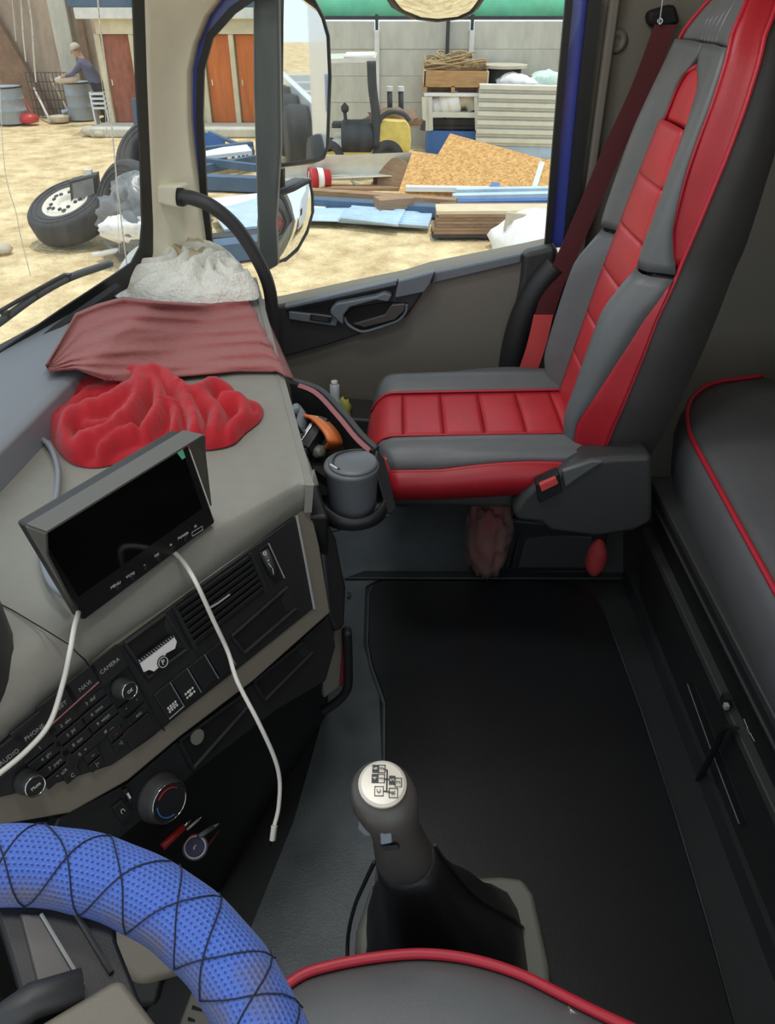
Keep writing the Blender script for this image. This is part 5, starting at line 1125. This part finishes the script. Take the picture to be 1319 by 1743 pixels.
# kick strip along the box and floor mat
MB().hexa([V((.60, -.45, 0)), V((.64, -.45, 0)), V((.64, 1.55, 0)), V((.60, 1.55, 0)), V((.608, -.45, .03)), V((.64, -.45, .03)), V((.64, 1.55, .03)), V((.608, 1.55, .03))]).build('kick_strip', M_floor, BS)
mo = [(628, 1016), (634, 1000), (652, 993), (800, 994), (960, 997), (990, 1003), (1012, 1020), (1030, 1052), (1088, 1210), (1145, 1385), (1200, 1570), (1260, 1790), (700, 1800), (640, 1700), (640, 1560), (648, 1420), (655, 1300), (655, 1200), (645, 1170), (632, 1135), (626, 1100)]
tag(MB().prism([at(x, y, Z=.002) for x, y in mo], (0, 0, .012)).build('floor_mat', M_mat, bevel=.004), 'black rubber mat covering the middle of the cab floor', 'mat')
MB().tube([at(x, y, Z=.006) for x, y in mo], .006, 6, True).build('mat_lip', M_sheen_lip, bpy.data.objects['floor'], smooth=True)
MB().prism([at(x, y, Z=.001) for x, y in [(520, 860), (830, 850), (1060, 900), (1060, 980), (650, 985), (622, 1000), (618, 1100), (645, 1180), (650, 1300), (645, 1500), (610, 1700), (380, 1700), (500, 1400), (545, 1240), (560, 1000)]], (0, 0, .004)).build('footwell_sheen_grey', M_sheen_lip, bpy.data.objects['floor'])  # lighter floor piece: daylight sheen put into the colour
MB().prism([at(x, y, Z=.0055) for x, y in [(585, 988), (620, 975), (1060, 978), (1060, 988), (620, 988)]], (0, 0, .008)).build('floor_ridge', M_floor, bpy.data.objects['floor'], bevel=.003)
# ================================================================ MONITOR
mq = [(48, 897), (314, 737), (368, 890), (143, 1058)]
r_ = [ray(*p) for p in mq]
mm = Matrix(((r_[0].x, -r_[1].x, r_[2].x), (r_[0].y, -r_[1].y, r_[2].y), (r_[0].z, -r_[1].z, r_[2].z))).inverted() @ r_[3]
SCM = .90
C4 = [EYE+r_[i]*(SCM*k) for i, k in enumerate((mm[0], mm[1], mm[2], 1))]
mu_ = (C4[1]-C4[0]).normalized(); mv_ = (C4[0]-C4[3]); mn_ = mu_.cross(mv_).normalized(); mv_ = mn_.cross(mu_)
if mn_.dot(EYE-C4[0]) < 0: mn_ = -mn_
MO = thing('monitor', sum(C4, V())/4-V((0, 0, .1)), 'black dashboard monitor with sunshade hood', 'monitor')
def mp(x, y, d=0): return at(x, y, pl=(C4[0]+mn_*d, mn_))
def mq_(pts, d=0): return [mp(x, y, d) for x, y in pts]
def bil(u, v): return lerp(lerp(C4[0], C4[1], u), lerp(C4[3], C4[2], u), v)
MB().prism(C4, -mn_*.022).build('housing', M_mon, MO, bevel=.004)
MB().prism([bil(.03, .04)+mn_*.001, bil(.945, .04)+mn_*.001, bil(.935, .76)+mn_*.001, bil(.04, .76)+mn_*.001], -mn_*.002).build('screen', M_screen, MO)
# hood: top and two sides, projecting forward
hd = .035
A, B, C_, D_ = C4
up_ = (A-D_).normalized()
MB().prism([A+up_*.002, B+up_*.002, B+mn_*hd+up_*.006, A+mn_*hd+up_*.006], up_*.0025).build('hood_top', M_hood, MO)
MB().prism([B+up_*.002, lerp(B, C_, .80), B+mn_*hd*.55-up_*.03+mu_*.004, B+mn_*hd+up_*.006], mu_*.0025).build('hood_side', M_hood, MO)
MB().prism([A+up_*.002, lerp(A, D_, .80), A+mn_*hd*.55-up_*.03-mu_*.004, A+mn_*hd+up_*.006], -mu_*.0025).build('hood_side', M_hood, MO)
st = [bil(.90, .10), bil(.945, .10), bil(.945, .2), bil(.92, .2)]; MB().prism([p+mn_*.0022 for p in st], -mn_*.001).build('green_sticker', M_tarp, MO)
tu = (mp(345, 900)-mp(200, 990)).normalized(); tv = mn_.cross(tu)
for x, y, t_ in ((197, 996, 'MENU'), (222, 979, 'V1/V2'), (246, 961, '-'), (267, 945, 'OK'), (291, 928, '+'), (312, 912, 'POWER'), (333, 896, 'IR')): text(t_, .0056 if len(t_) > 1 else .009, mp(x, y, .0006), tu, tv, M_white, MO)
ir = mp(336, 904, .0005); MB().tube([ir+tu*a+tv*b for a, b in ((-.010, -.003), (.010, -.003), (.010, .003), (-.010, .003))], .0005, 4, True).build('sensor_frame', M_white, MO)
for x, y in ((203, 1000), (228, 983), (251, 966), (272, 950), (296, 933), (318, 917)): MB().lathe([(.0045, 0), (.004, .0008), (0, .001)], mp(x, y, .0), mn_, 10).build('button', M_key, MO)
cs = bil(.5, .6)-mn_*.022; ft = V((cs.x-.03, cs.y+.035, ZD+.004))
MB().tube([cs, lerp(cs, ft, .5)-mn_*.01, ft], .011, 8).build('stand_arm', M_mon, MO, smooth=True); MB().lathe([(.04, 0), (.04, .006), (.02, .012), (0, .012)], ft-V((0, 0, .004)), n=20).build('stand_foot', M_mon, MO, smooth=True)
# ================================================================ CABLES
c1 = smooth_path([at(-8, 1322, pl=(pa+SN*.03, SN)), at(45, 1278, pl=(pa+SN*.03, SN)), at(85, 1230, pl=(pa+SN*.03, SN)), at(108, 1160, pl=(pa+SN*.035, SN)), at(120, 1105, Z=.68), at(130, 1055, Z=.685), C4[3]-mn_*.03+mu_*.03, bil(.5, .9)-mn_*.03, bil(.66, .98)-mn_*.028, mp(302, 945, .004), at(330, 985, pl=(pa+SN*.055, SN)), at(365, 1060, pl=(pa+SN*.05, SN)), at(388, 1110, pl=(pa+SN*.045, SN)), at(404, 1160, pl=(pa+SN*.06, SN)), at(440, 1230, pl=(pa+SN*.08, SN)), at(467, 1290, pl=(pa+SN*.085, SN)), at(476, 1330, pl=(pa+SN*.085, SN)), at(474, 1375, pl=(pa+SN*.085, SN)), at(467, 1405, pl=(pa+SN*.085, SN))], 8)
UC = thing('charging_cable', c1[-1], 'white charging cable hanging from behind the monitor', 'cable')
MB().tube(c1, .0030, 8).build('wire', M_cable, UC, smooth=True)
e_ = at(467, 1405, pl=(pa+SN*.085, SN)); e2_ = at(464, 1430, pl=(pa+SN*.085, SN)); e3_ = at(463, 1438, pl=(pa+SN*.085, SN))
MB().tube([e_, e2_], .0066, 8, ry=.0045).build('plug_body', M_cable, UC, bevel=.001); MB().tube([e2_, e3_], .0046, 8, ry=.002).build('plug_tip', M_chrome, UC)
k1 = smooth_path([at(46, 742, Z=ZD+.008), at(66, 744, Z=ZD+.010), at(86, 762, Z=ZD+.012), at(98, 795, Z=ZD+.012), at(98, 830, Z=ZD+.012), at(92, 860, Z=ZD+.015), at(72, 920, Z=ZD+.012), at(75, 965, Z=ZD+.012), at(92, 1000, Z=ZD+.012), at(120, 1020, Z=ZD+.012)], 8)
tag(MB().tube(k1, .0045, 8).build('monitor_lead', M_ledge, smooth=True), 'dark grey lead curving behind the monitor', 'cable')
# ================================================================ CLOTHS
def ridged(p, oct_=4): 
    a = 0; s_ = 1; f = 1
    for i in range(oct_):
        n_ = 1-abs(NZ.noise(p*f)); a += s_*n_*n_; s_ *= .5; f *= 2.1
    return a/1.9
# maroon cloth over the dash
TP = [(80, 622), (98, 588), (128, 533), (165, 517), (208, 505), (270, 512), (340, 516), (400, 508), (440, 507)]
BT = [(84, 632), (132, 630), (180, 648), (215, 650), (250, 645), (320, 638), (400, 632), (470, 632), (503, 648)]
rows = []; NU, NV_ = 72, 44
def ledge_z(x, y):
    q = V((x, y, 0)); d = (q-V((e2.x, e2.y, 0))).cross(dle).z                    # signed distance to ledge edge
    along = (q-V((e2.x, e2.y, 0))).dot(dle)
    inside = stab(-d if False else d, [(-.02, .0), (.012, 1.0)])
    return inside
sgl = 1 if ledge_z(-.70, 1.1) > .5 else -1
def dash_h(x, y):
    q = V((x, y, 0)); d = sgl*(q-V((e2.x, e2.y, 0))).cross(V((dle.x, dle.y, 0)).normalized()).z
    return lerp(ZD+.004, .726, stab(d, [(-.11, 0), (-.012, 1)]))
def pxs(L, t):
    k = t*(len(L)-1); i = min(int(k), len(L)-2); f = k-i; return lerp(V((*L[i], 0)), V((*L[i+1], 0)), f)
for j in range(NV_+1):
    v = j/NV_; r = []
    for i in range(NU+1):
        u = i/NU; p = lerp(pxs(TP, u), pxs(BT, u), v)
        if u < .16 : zz0 = .726
        z = .70
        for _ in range(9): w_ = at(p.x, p.y, Z=z+.006); z = .5*z+.5*dash_h(w_.x, w_.y)
        drop = 0
        lift = .008+.004*NZ.noise(V((u*5, v*9, 1)))+.0035*math.sin(v*34+3*NZ.noise(V((u*3, v*3, 5))))*(.3+.7*u)+.006*math.exp(-((v-.9)/.05)**2)+.008*math.exp(-((v-.03)/.03)**2)
        if u > .93: z -= .06*((u-.93)/.07)**1.5
        r.append(at(p.x, p.y, Z=z+lift))
    rows.append(r)
tag(MB().grid(rows).build('maroon_cloth', M_marcl, smooth=True, solid=.003), 'maroon crinkled cloth spread over the dashboard', 'cloth')
def heap(outline, zb, hmax, name, m, seed, freq, amp, label, nr=40, na=120, tw=0.0, power=.5, ctr=None, fold=0):
    O = [at(x, y, Z=zb) for x, y in outline]; L = smooth_path(O, max(1, na//len(O)), True); c = sum(L, V())/len(L)
    if ctr: c = at(*ctr, Z=zb)
    n_ = len(L); rows = []
    for k in range(nr+1):
        t = k/nr; r = []
        for i in range(n_+1):
            p = lerp(c, L[i % n_], t); w_ = p*freq+V((0, 0, seed)); w_ = w_+V((NZ.noise(w_*.7), NZ.noise(w_*.7+V((5, 2, 1))), 0))*tw
            f = (1-t**4)**power; rr = ridged(w_, 3)
            if fold:
                an = math.atan2(p.y-c.y, (p.x-c.x)); wv = V((p.x*7, p.y*7, seed))
                ph_ = NZ.noise(V((p.x*fold, p.y*fold*.8, seed)))*2.6+NZ.noise(wv*3.1)*.35+p.y*4
                sw_ = .5+.5*math.sin(2*math.pi*ph_); rr = .72*(1-abs(2*(ph_ % 1)-1)**1.6)+.28*rr
            z = f*hmax*(1-amp+amp*rr*1.25)
            jit = V((NZ.noise(p*60+V((seed, 0, 0))), NZ.noise(p*60+V((0, seed, 3))), 0))*.004*t
            if k == nr: z = .001
            r.append(p+jit+V((0, 0, z)))
        rows.append(r)
    return tag(MB().grid(rows).build(name, m, smooth=True), label, 'cloth')
# red shirt: rolled folds traced along their crests
RO = [(78, 724), (84, 702), (100, 686), (150, 658), (215, 641), (280, 643), (312, 662), (340, 672), (372, 659), (398, 668), (414, 690), (446, 694), (444, 716), (418, 738), (395, 758), (350, 767), (308, 762), (262, 775), (215, 786), (165, 797), (122, 790), (94, 762)]
FOLDS = [([(88, 722), (110, 690), (160, 662), (215, 648), (275, 652), (305, 676)], 20, 1.0), ([(118, 775), (118, 750), (140, 728), (190, 712), (228, 690), (246, 662), (270, 654)], 15, 1.05), ([(130, 784), (150, 772), (190, 758), (222, 728), (240, 700), (252, 672)], 13, .95), ([(262, 660), (274, 690), (272, 722), (252, 752)], 12, .9), ([(285, 660), (312, 692), (330, 720), (338, 758)], 14, 1.0), ([(322, 690), (350, 700), (372, 722), (368, 756)], 13, .9),
         ([(345, 692), (366, 672), (392, 672), (408, 690)], 13, .95), ([(385, 700), (412, 700), (418, 722), (398, 748)], 13, .9), ([(420, 698), (442, 700), (438, 716), (422, 726)], 8, .6), ([(98, 742), (124, 716), (160, 690), (205, 672)], 11, .75), ([(175, 785), (205, 765), (232, 752)], 10, .7), ([(300, 755), (302, 728), (292, 705)], 9, .7), ([(150, 745), (185, 738), (215, 722)], 8, .55)]
def segd(p, L):
    best = 1e9; acc = 0
    for a, b in zip(L, L[1:]):
        a = V((*a, 0)); b = V((*b, 0)); t = max(0, min(1, (p-a).dot(b-a)/(b-a).length_squared)); best = min(best, (p-(a+(b-a)*t)).length)
    return best
OL = smooth_path([V((x, y, 0)) for x, y in RO], 8, True); oc = V((235, 716, 0)); rows = []; NR = 46
FL = [([tuple(q)[:2] for q in smooth_path([V((x, y, 0)) for x, y in L], 4)], w_, a_) for L, w_, a_ in FOLDS]
for k in range(NR+1):
    t = k/NR; r = []
    for q in OL+[OL[0]]:
        p = lerp(oc, q, t); wv = V((p.x*.03, p.y*.03, 2.0)); pw_ = p+V((NZ.noise(wv*.9), NZ.noise(wv*.9+V((9, 0, 0))), 0))*4
        h_ = 0
        for L, w_, a_ in FL:
            d = segd(pw_, L)/(w_*1.35)
            if d < 1: h_ += (a_*(1-d*d))**5
        h_ = h_**.2
        edge_ = (1-t**7)**.5
        z = edge_*(.008+.036*h_+.004*NZ.noise(wv*2.2)+.0012*NZ.noise(wv*7))
        if k == NR: z = 0
        r.append(at(p.x, p.y, Z=ZD+.003)+V((0, 0, max(.001, z))))
    rows.append(r)
tag(MB().grid(rows).build('red_shirt', M_redcl, smooth=True), 'bright red shirt crumpled on the dashboard behind the monitor', 'cloth')
heap([(196, 505), (206, 470), (225, 452), (255, 440), (300, 428), (345, 434), (368, 448), (400, 456), (430, 482), (440, 508), (400, 514), (330, 518), (250, 514)], ZD+.02, .075, 'white_towel', M_towel, 8.1, 11, .45, 'white rumpled towel at the corner of the dashboard', 60, 180, .6, .55, fold=9)
heap([(262, 447), (280, 434), (305, 426), (335, 426), (358, 436), (372, 452), (345, 464), (322, 462), (296, 452)], ZD+.05, .05, 'tan_rag', M_rag, 4.4, 16, .5, 'frayed tan rag on top of the white towel', 24, 80, .6, .5, fold=12)
# ================================================================ GEAR LEVER
kt = at(656, 1334, Z=.62); base_c = at(772, 1600, Z=.12)
GL = thing('gear_lever', V((base_c.x, base_c.y, 0.015)), 'grey gear lever with shift pattern badge and black boot', 'gear lever')
axk = V((-.22, -.12, .96)).normalized()              # knob axis
badge_n = (V((.02, -.20, .98))).normalized()
# frame
fq_ = [at(x, y, Z=.06) for x, y in [(600, 1660), (606, 1580), (632, 1500), (850, 1488), (890, 1492), (910, 1520), (936, 1640), (945, 1760), (600, 1760)]]
MB().prism(fq_, (0, 0, -.045)).build('base_frame', M_basef, GL, bevel=.012, seg=3)
# boot rings from frame up to the lever neck
nk = at(690, 1462, Z=.47); 
def ringpts(c, rx, ry, n, tw=0.0, sq_=2.0):
    out = []
    for i in range(n):
        a = 2*math.pi*i/n+tw; ca, sa = math.cos(a), math.sin(a); k = (abs(ca)**sq_+abs(sa)**sq_)**(-1/sq_); out.append(c+V((rx*k*ca, ry*k*sa, 0)))
    return out
bc_ = at(765, 1640, Z=.06); rg = []
for k in range(13):
    t = k/12; z = lerp(.06, .475, t); c = lerp(bc_, nk, t**.9); c.z = z
    rx = tab(t, [(0, .118), (.2, .105), (.45, .078), (.7, .052), (.9, .038), (1, .034)]); ry = tab(t, [(0, .13), (.3, .10), (.6, .062), (.9, .038), (1, .034)])
    pts = ringpts(c, rx, ry, 32, 0, lerp(4.5, 2.0, t))
    rg.append([p+(p-c)*(.07*math.sin(9*math.atan2(p.y-c.y, p.x-c.x)*.5+t*6)*math.sin(math.pi*t)) for p in pts])
MB().loft(rg).build('boot', M_boot, GL, smooth=True)
sk = [rg[k][2]+V((.002, 0, .002)) for k in range(13)]; MB().tube(sk, .002, 5).build('boot_seam', M_black, GL)
# knob: lathe-like loft from neck to ball
rg = []
for t, r1_, r2_ in ((0, .031, .031), (.1, .0325, .0325), (.25, .030, .030), (.5, .026, .028), (.66, .027, .029), (.78, .032, .033), (.88, .0345, .0345), (.95, .0325, .0325), (1.0, .0265, .0265)):
    c = lerp(nk, kt-badge_n*.004, t)+V((.0, -.008*math.sin(math.pi*t), 0)); n_ = lerp(axk, badge_n, t).normalized(); e = (V((1, 0, 0))-n_*n_.x).normalized(); f = n_.cross(e)
    if t > .7: c = c+V((-.006*(t-.7)/.3, 0, 0))
    rg.append([c+e*r1_*math.cos(a)+f*r2_*math.sin(a) for a in [2*math.pi*i/28 for i in range(28)]])
MB().loft(rg).build('knob', M_knob, GL, smooth=True)
MB().tube(rg[0], .0035, 6, True).build('collar', M_doorb, GL, smooth=True)
bd = kt+V((-.003, 0, 0)); bo = MB().lathe([(.0245, 0), (.0245, .003), (.0215, .0045), (0, .005)], bd-badge_n*.003, badge_n, 32).build('badge', M_badge, GL, smooth=False)
# shift pattern (rotated a quarter turn as seen by the camera)
gu = V((1, 0, 0)); gu = (gu-badge_n*gu.dot(badge_n)).normalized(); gv = badge_n.cross(gu)
def bpnt(x, y): 
    p = at(x, y, pl=(bd+badge_n*.0024, badge_n)); return p
def cell(x, y, w_, h_, t_, fill):
    c = bpnt(x, y); q = [c+gu*a*w_/2+gv*b*h_/2 for a, b in ((-1, -1), (1, -1), (1, 1), (-1, 1))]
    if fill: MB().prism(q, badge_n*.0005).build('filled_cell', M_key, bo)
    else: MB().tube(q, .0005, 4, True).build('cell_frame', M_key, bo)
    text(t_, .0062, c+badge_n*.0009, gv, -gu, M_white if fill else M_key, bo)
cell(645, 1346.5, .0085, .0095, 'C', False); cell(669.5, 1349.5, .0085, .0095, 'R', False)
cell(638, 1325, .0065, .009, '4', True); cell(649, 1325, .0065, .009, '1', False)
cell(667.5, 1328, .0065, .009, '5', True); cell(678, 1331.5, .0065, .009, '2', False)
cell(639, 1308.5, .0065, .008, '6', True); cell(650, 1308.5, .0065, .008, '3', False)
for a, b in (((659, 1311), (658, 1347)), ((653, 1346.5), (665, 1348.5)), ((653, 1325.5), (663, 1327)), ((653, 1309), (659, 1311))): MB().tube([bpnt(*a)+badge_n*.0004, bpnt(*b)+badge_n*.0004], .0006, 4).build('pattern_line', M_key, bo)
# range switches on the neck
fwd = CM @ V((0, 0, -1))
kd = (lerp(nk, kt, .38)-EYE).dot(fwd)-.060
MB().prism([at(x, y, D=kd-.008) for x, y in [(645, 1406), (666, 1405), (668, 1436), (648, 1440)]], fwd*.02).build('range_switch', M_doorl, GL, bevel=.002)
MB().prism([at(x, y, D=kd-.001) for x, y in [(648, 1440), (676, 1438), (680, 1446), (652, 1449)]], fwd*.01).build('switch_slot', M_gap, GL)
MB().prism([at(x-4, y+8, D=kd+.03) for x, y in [(615, 1386), (620, 1384), (636, 1396), (638, 1416), (624, 1416), (613, 1404)]], fwd*.012).build('splitter_tab', M_doorl, GL, bevel=.003)
MB().tube(smooth_path([at(637, 1468, Z=.42), at(622, 1500, Z=.33), at(603, 1545, Z=.2), at(592, 1600, Z=.1), at(592, 1680, Z=.05)], 6), .003, 6).build('air_line', M_rubber, GL, smooth=True)
# ================================================================ STEERING WHEEL
WC, WT, WRr, TRD = V((-.2462, .1172, .7307)), math.radians(17.8), .20, .0285
wn = V((math.sin(WT), 0, math.cos(WT))); we1 = V((0, 1, 0)); we2 = we1.cross(wn)
SWH = thing('steering_wheel', WC-V((0, 0, .05)), 'steering wheel in laced blue mesh cover', 'steering wheel')
def rimp(a, b, r=TRD): 
    e = we1*math.cos(a)+we2*math.sin(a); return WC+e*(WRr+r*math.cos(b))+wn*(r*math.sin(b))
NA, NB = 160, 28
me = bpy.data.meshes.new('rim_cover'); vs = []; 
for i in range(NA):
    for j in range(NB):
        a = 2*math.pi*i/NA; k = 1+.03*math.sin(a*26)*.5+.02*NZ.noise(V((i*.2, j*.3, 0))); vs.append(rimp(a, 2*math.pi*j/NB, TRD*k))
fs = [(i*NB+j, ((i+1) % NA)*NB+j, ((i+1) % NA)*NB+(j+1) % NB, i*NB+(j+1) % NB) for i in range(NA) for j in range(NB)]
me.from_pydata([tuple(v) for v in vs], [], fs); uvl = me.uv_layers.new(name='UVMap')
for fi, f in enumerate(me.polygons):
    i, j = divmod(fi, NB)
    for li, (du, dv) in zip(f.loop_indices, ((0, 0), (1, 0), (1, 1), (0, 1))): uvl.data[li].uv = ((i+du)/NA, (j+dv)/NB)
    f.use_smooth = True
rc2 = bpy.data.objects.new('rim_cover', me); COL.objects.link(rc2); me.materials.append(M_mesh); rc2.parent = SWH; rc2.matrix_parent_inverse = WM[SWH.name].inverted(); WM[rc2.name] = Matrix.Identity(4)
# lacing threads criss-crossing over the cover
for k in range(-5, 14):
    a0 = math.radians(-20+k*13+random.uniform(-2.2, 2.2))
    for s_ in (-1, 1):
        pts = [rimp(a0+math.radians(13)*s_*t, math.radians(184-150*t+8*math.sin(6*t+k)), TRD*1.035) for t in [i/9 for i in range(10)]]
        MB().tube(pts, .0006, 5).build('lacing', M_thread, SWH)
def wp(x, y, d=0): return at(x, y, pl=(WC+wn*d, wn))
sp1 = MB().prism([wp(x, y, -.012) for x, y in [(-40, 1530), (195, 1530), (200, 1600), (240, 1700), (262, 1760), (60, 1780), (20, 1640), (-5, 1560)]], -wn*.012).build('spoke', M_black, SWH, bevel=.004)
MB().prism([wp(x, y, -.010) for x, y in [(32, 1552), (70, 1555), (142, 1676), (68, 1692)]], -wn*.006).build('spoke_inlay', M_knob, sp1, bevel=.002)
MB().tube([wp(70, 1556, -.008), wp(142, 1677, -.008)], .0014, 6).build('inlay_edge', M_greyp, sp1)
MB().tube([wp(130, 1556, -.010), wp(190, 1655, -.010)], .0022, 6).build('spoke_rib', M_doorb, sp1)
MB().prism([wp(x, y, .012) for x, y in [(40, 1758), (190, 1668), (205, 1663), (216, 1672), (275, 1750), (330, 1900), (0, 2050), (-160, 1900)]], -wn*.035).build('airbag_pad', M_beige, SWH, bevel=.006, seg=3)
MB().tube([wp(x, y, .004) for x, y in [(-20, 1760), (55, 1705), (140, 1680)]], .012, 8).build('pad_bezel', M_doorb, SWH, smooth=True)
# column shroud and pedal
SHR = thing('steering_column', (-.36, .16, .02), 'grey steering column shroud below the wheel', 'column')
sp2 = [at(x, y, D=.86) for x, y in [(180, 1570), (262, 1552), (320, 1612), (344, 1630), (310, 1660), (235, 1680), (190, 1640)]]
MB().prism(sp2, (ray(260, 1620).normalized()*.10)).build('shroud', M_beige, SHR, bevel=.012, seg=3)
MB().prism([p+ray(260, 1620).normalized()*.06 for p in [at(x, y, D=.86) for x, y in [(120, 1560), (240, 1552), (292, 1632), (270, 1720), (150, 1720)]]], (ray(260, 1620).normalized()*.08)).build('lower_shroud', M_black2, SHR, bevel=.01)
MB().tube([at(185, 1572, D=.85), at(225, 1566, D=.85), at(262, 1554, D=.85)], .003, 6).build('shroud_edge', M_black, SHR, smooth=True)
pq = [at(x, y, Z=z) for x, y, z in [(345, 1630, .14), (435, 1690, .14), (420, 1790, .06), (285, 1790, .06)]]
PED = thing('pedal', sum(pq, V())/4-V((0, 0, .08)), 'ribbed rubber pedal beneath the steering wheel', 'pedal')
pnn = (pq[1]-pq[0]).cross(pq[3]-pq[0]).normalized(); pnn = pnn if pnn.z > 0 else -pnn
MB().prism(pq, -pnn*.02).build('pad', M_beige, PED, bevel=.006)
for k in range(7):
    t = .12+k*.13; a = lerp(pq[0], pq[3], t); b = lerp(pq[1], pq[2], t); MB().tube([lerp(a, b, .12)+pnn*.001, lerp(a, b, .62 if k % 2 else .5)+pnn*.001], .003, 5).build('rib', M_gap, PED)
MB().tube(smooth_path([lerp(pq[0], pq[1], .3)+(pq[3]-pq[0])*.1, lerp(pq[0], pq[1], .62)+(pq[3]-pq[0])*.12, lerp(pq[0], pq[1], .55)+(pq[3]-pq[0])*.4, lerp(pq[0], pq[1], .3)+(pq[3]-pq[0])*.42], 5), .003, 5).build('rib', M_gap, PED)
MB().box(sum(pq, V())/4-V((0, 0, .06)), (.03, .05, .08)).build('hinge', M_black2, PED)
# ================================================================ DRIVER SEAT (nearest edge)
ep_ = [(440, 1720), (505, 1666), (560, 1646), (640, 1631), (720, 1625), (800, 1634), (880, 1658), (950, 1692), (1010, 1722), (1075, 1752), (1180, 1800)]
DS = thing('driver_seat', (.05, .1, 0), 'black driver seat cushion with red piping at the bottom', 'seat')
edge = [at(x, y, Z=.50) for x, y in ep_]; edge = smooth_path(edge, 5)
rows = []
for p in edge:
    r = [V((p.x, p.y+.012, .36)), V((p.x, p.y+.016, .44)), V((p.x, p.y+.004, .495))]
    for k, dz in ((.04, .014), (.09, .022), (.16, .012), (.24, -.005), (.34, -.012), (.46, -.012), (.6, -.01)): r.append(V((p.x*(1-.1*k), p.y-k, .50+dz)))
    rows.append(r)
MB().grid(rows).build('cushion', M_leather, DS, smooth=True, solid=.02)
MB().tube([p+V((0, 0, .002)) for p in edge], .0052, 8).build('piping', M_pipe, DS, smooth=True)
zz = [at(x, y, Z=.50) for x, y in [(968, 1716), (978, 1724), (990, 1731)]]; MB().tube(zz, .001, 5).build('zip', M_chrome, DS); MB().lathe([(.0015, 0), (.0015, .001), (0, .001)], zz[0], n=8).build('zip_pull', M_chrome, DS)
MB().box((.06, .1, .2), (.4, .4, .36)).build('pedestal', M_black2, DS, bevel=.02)
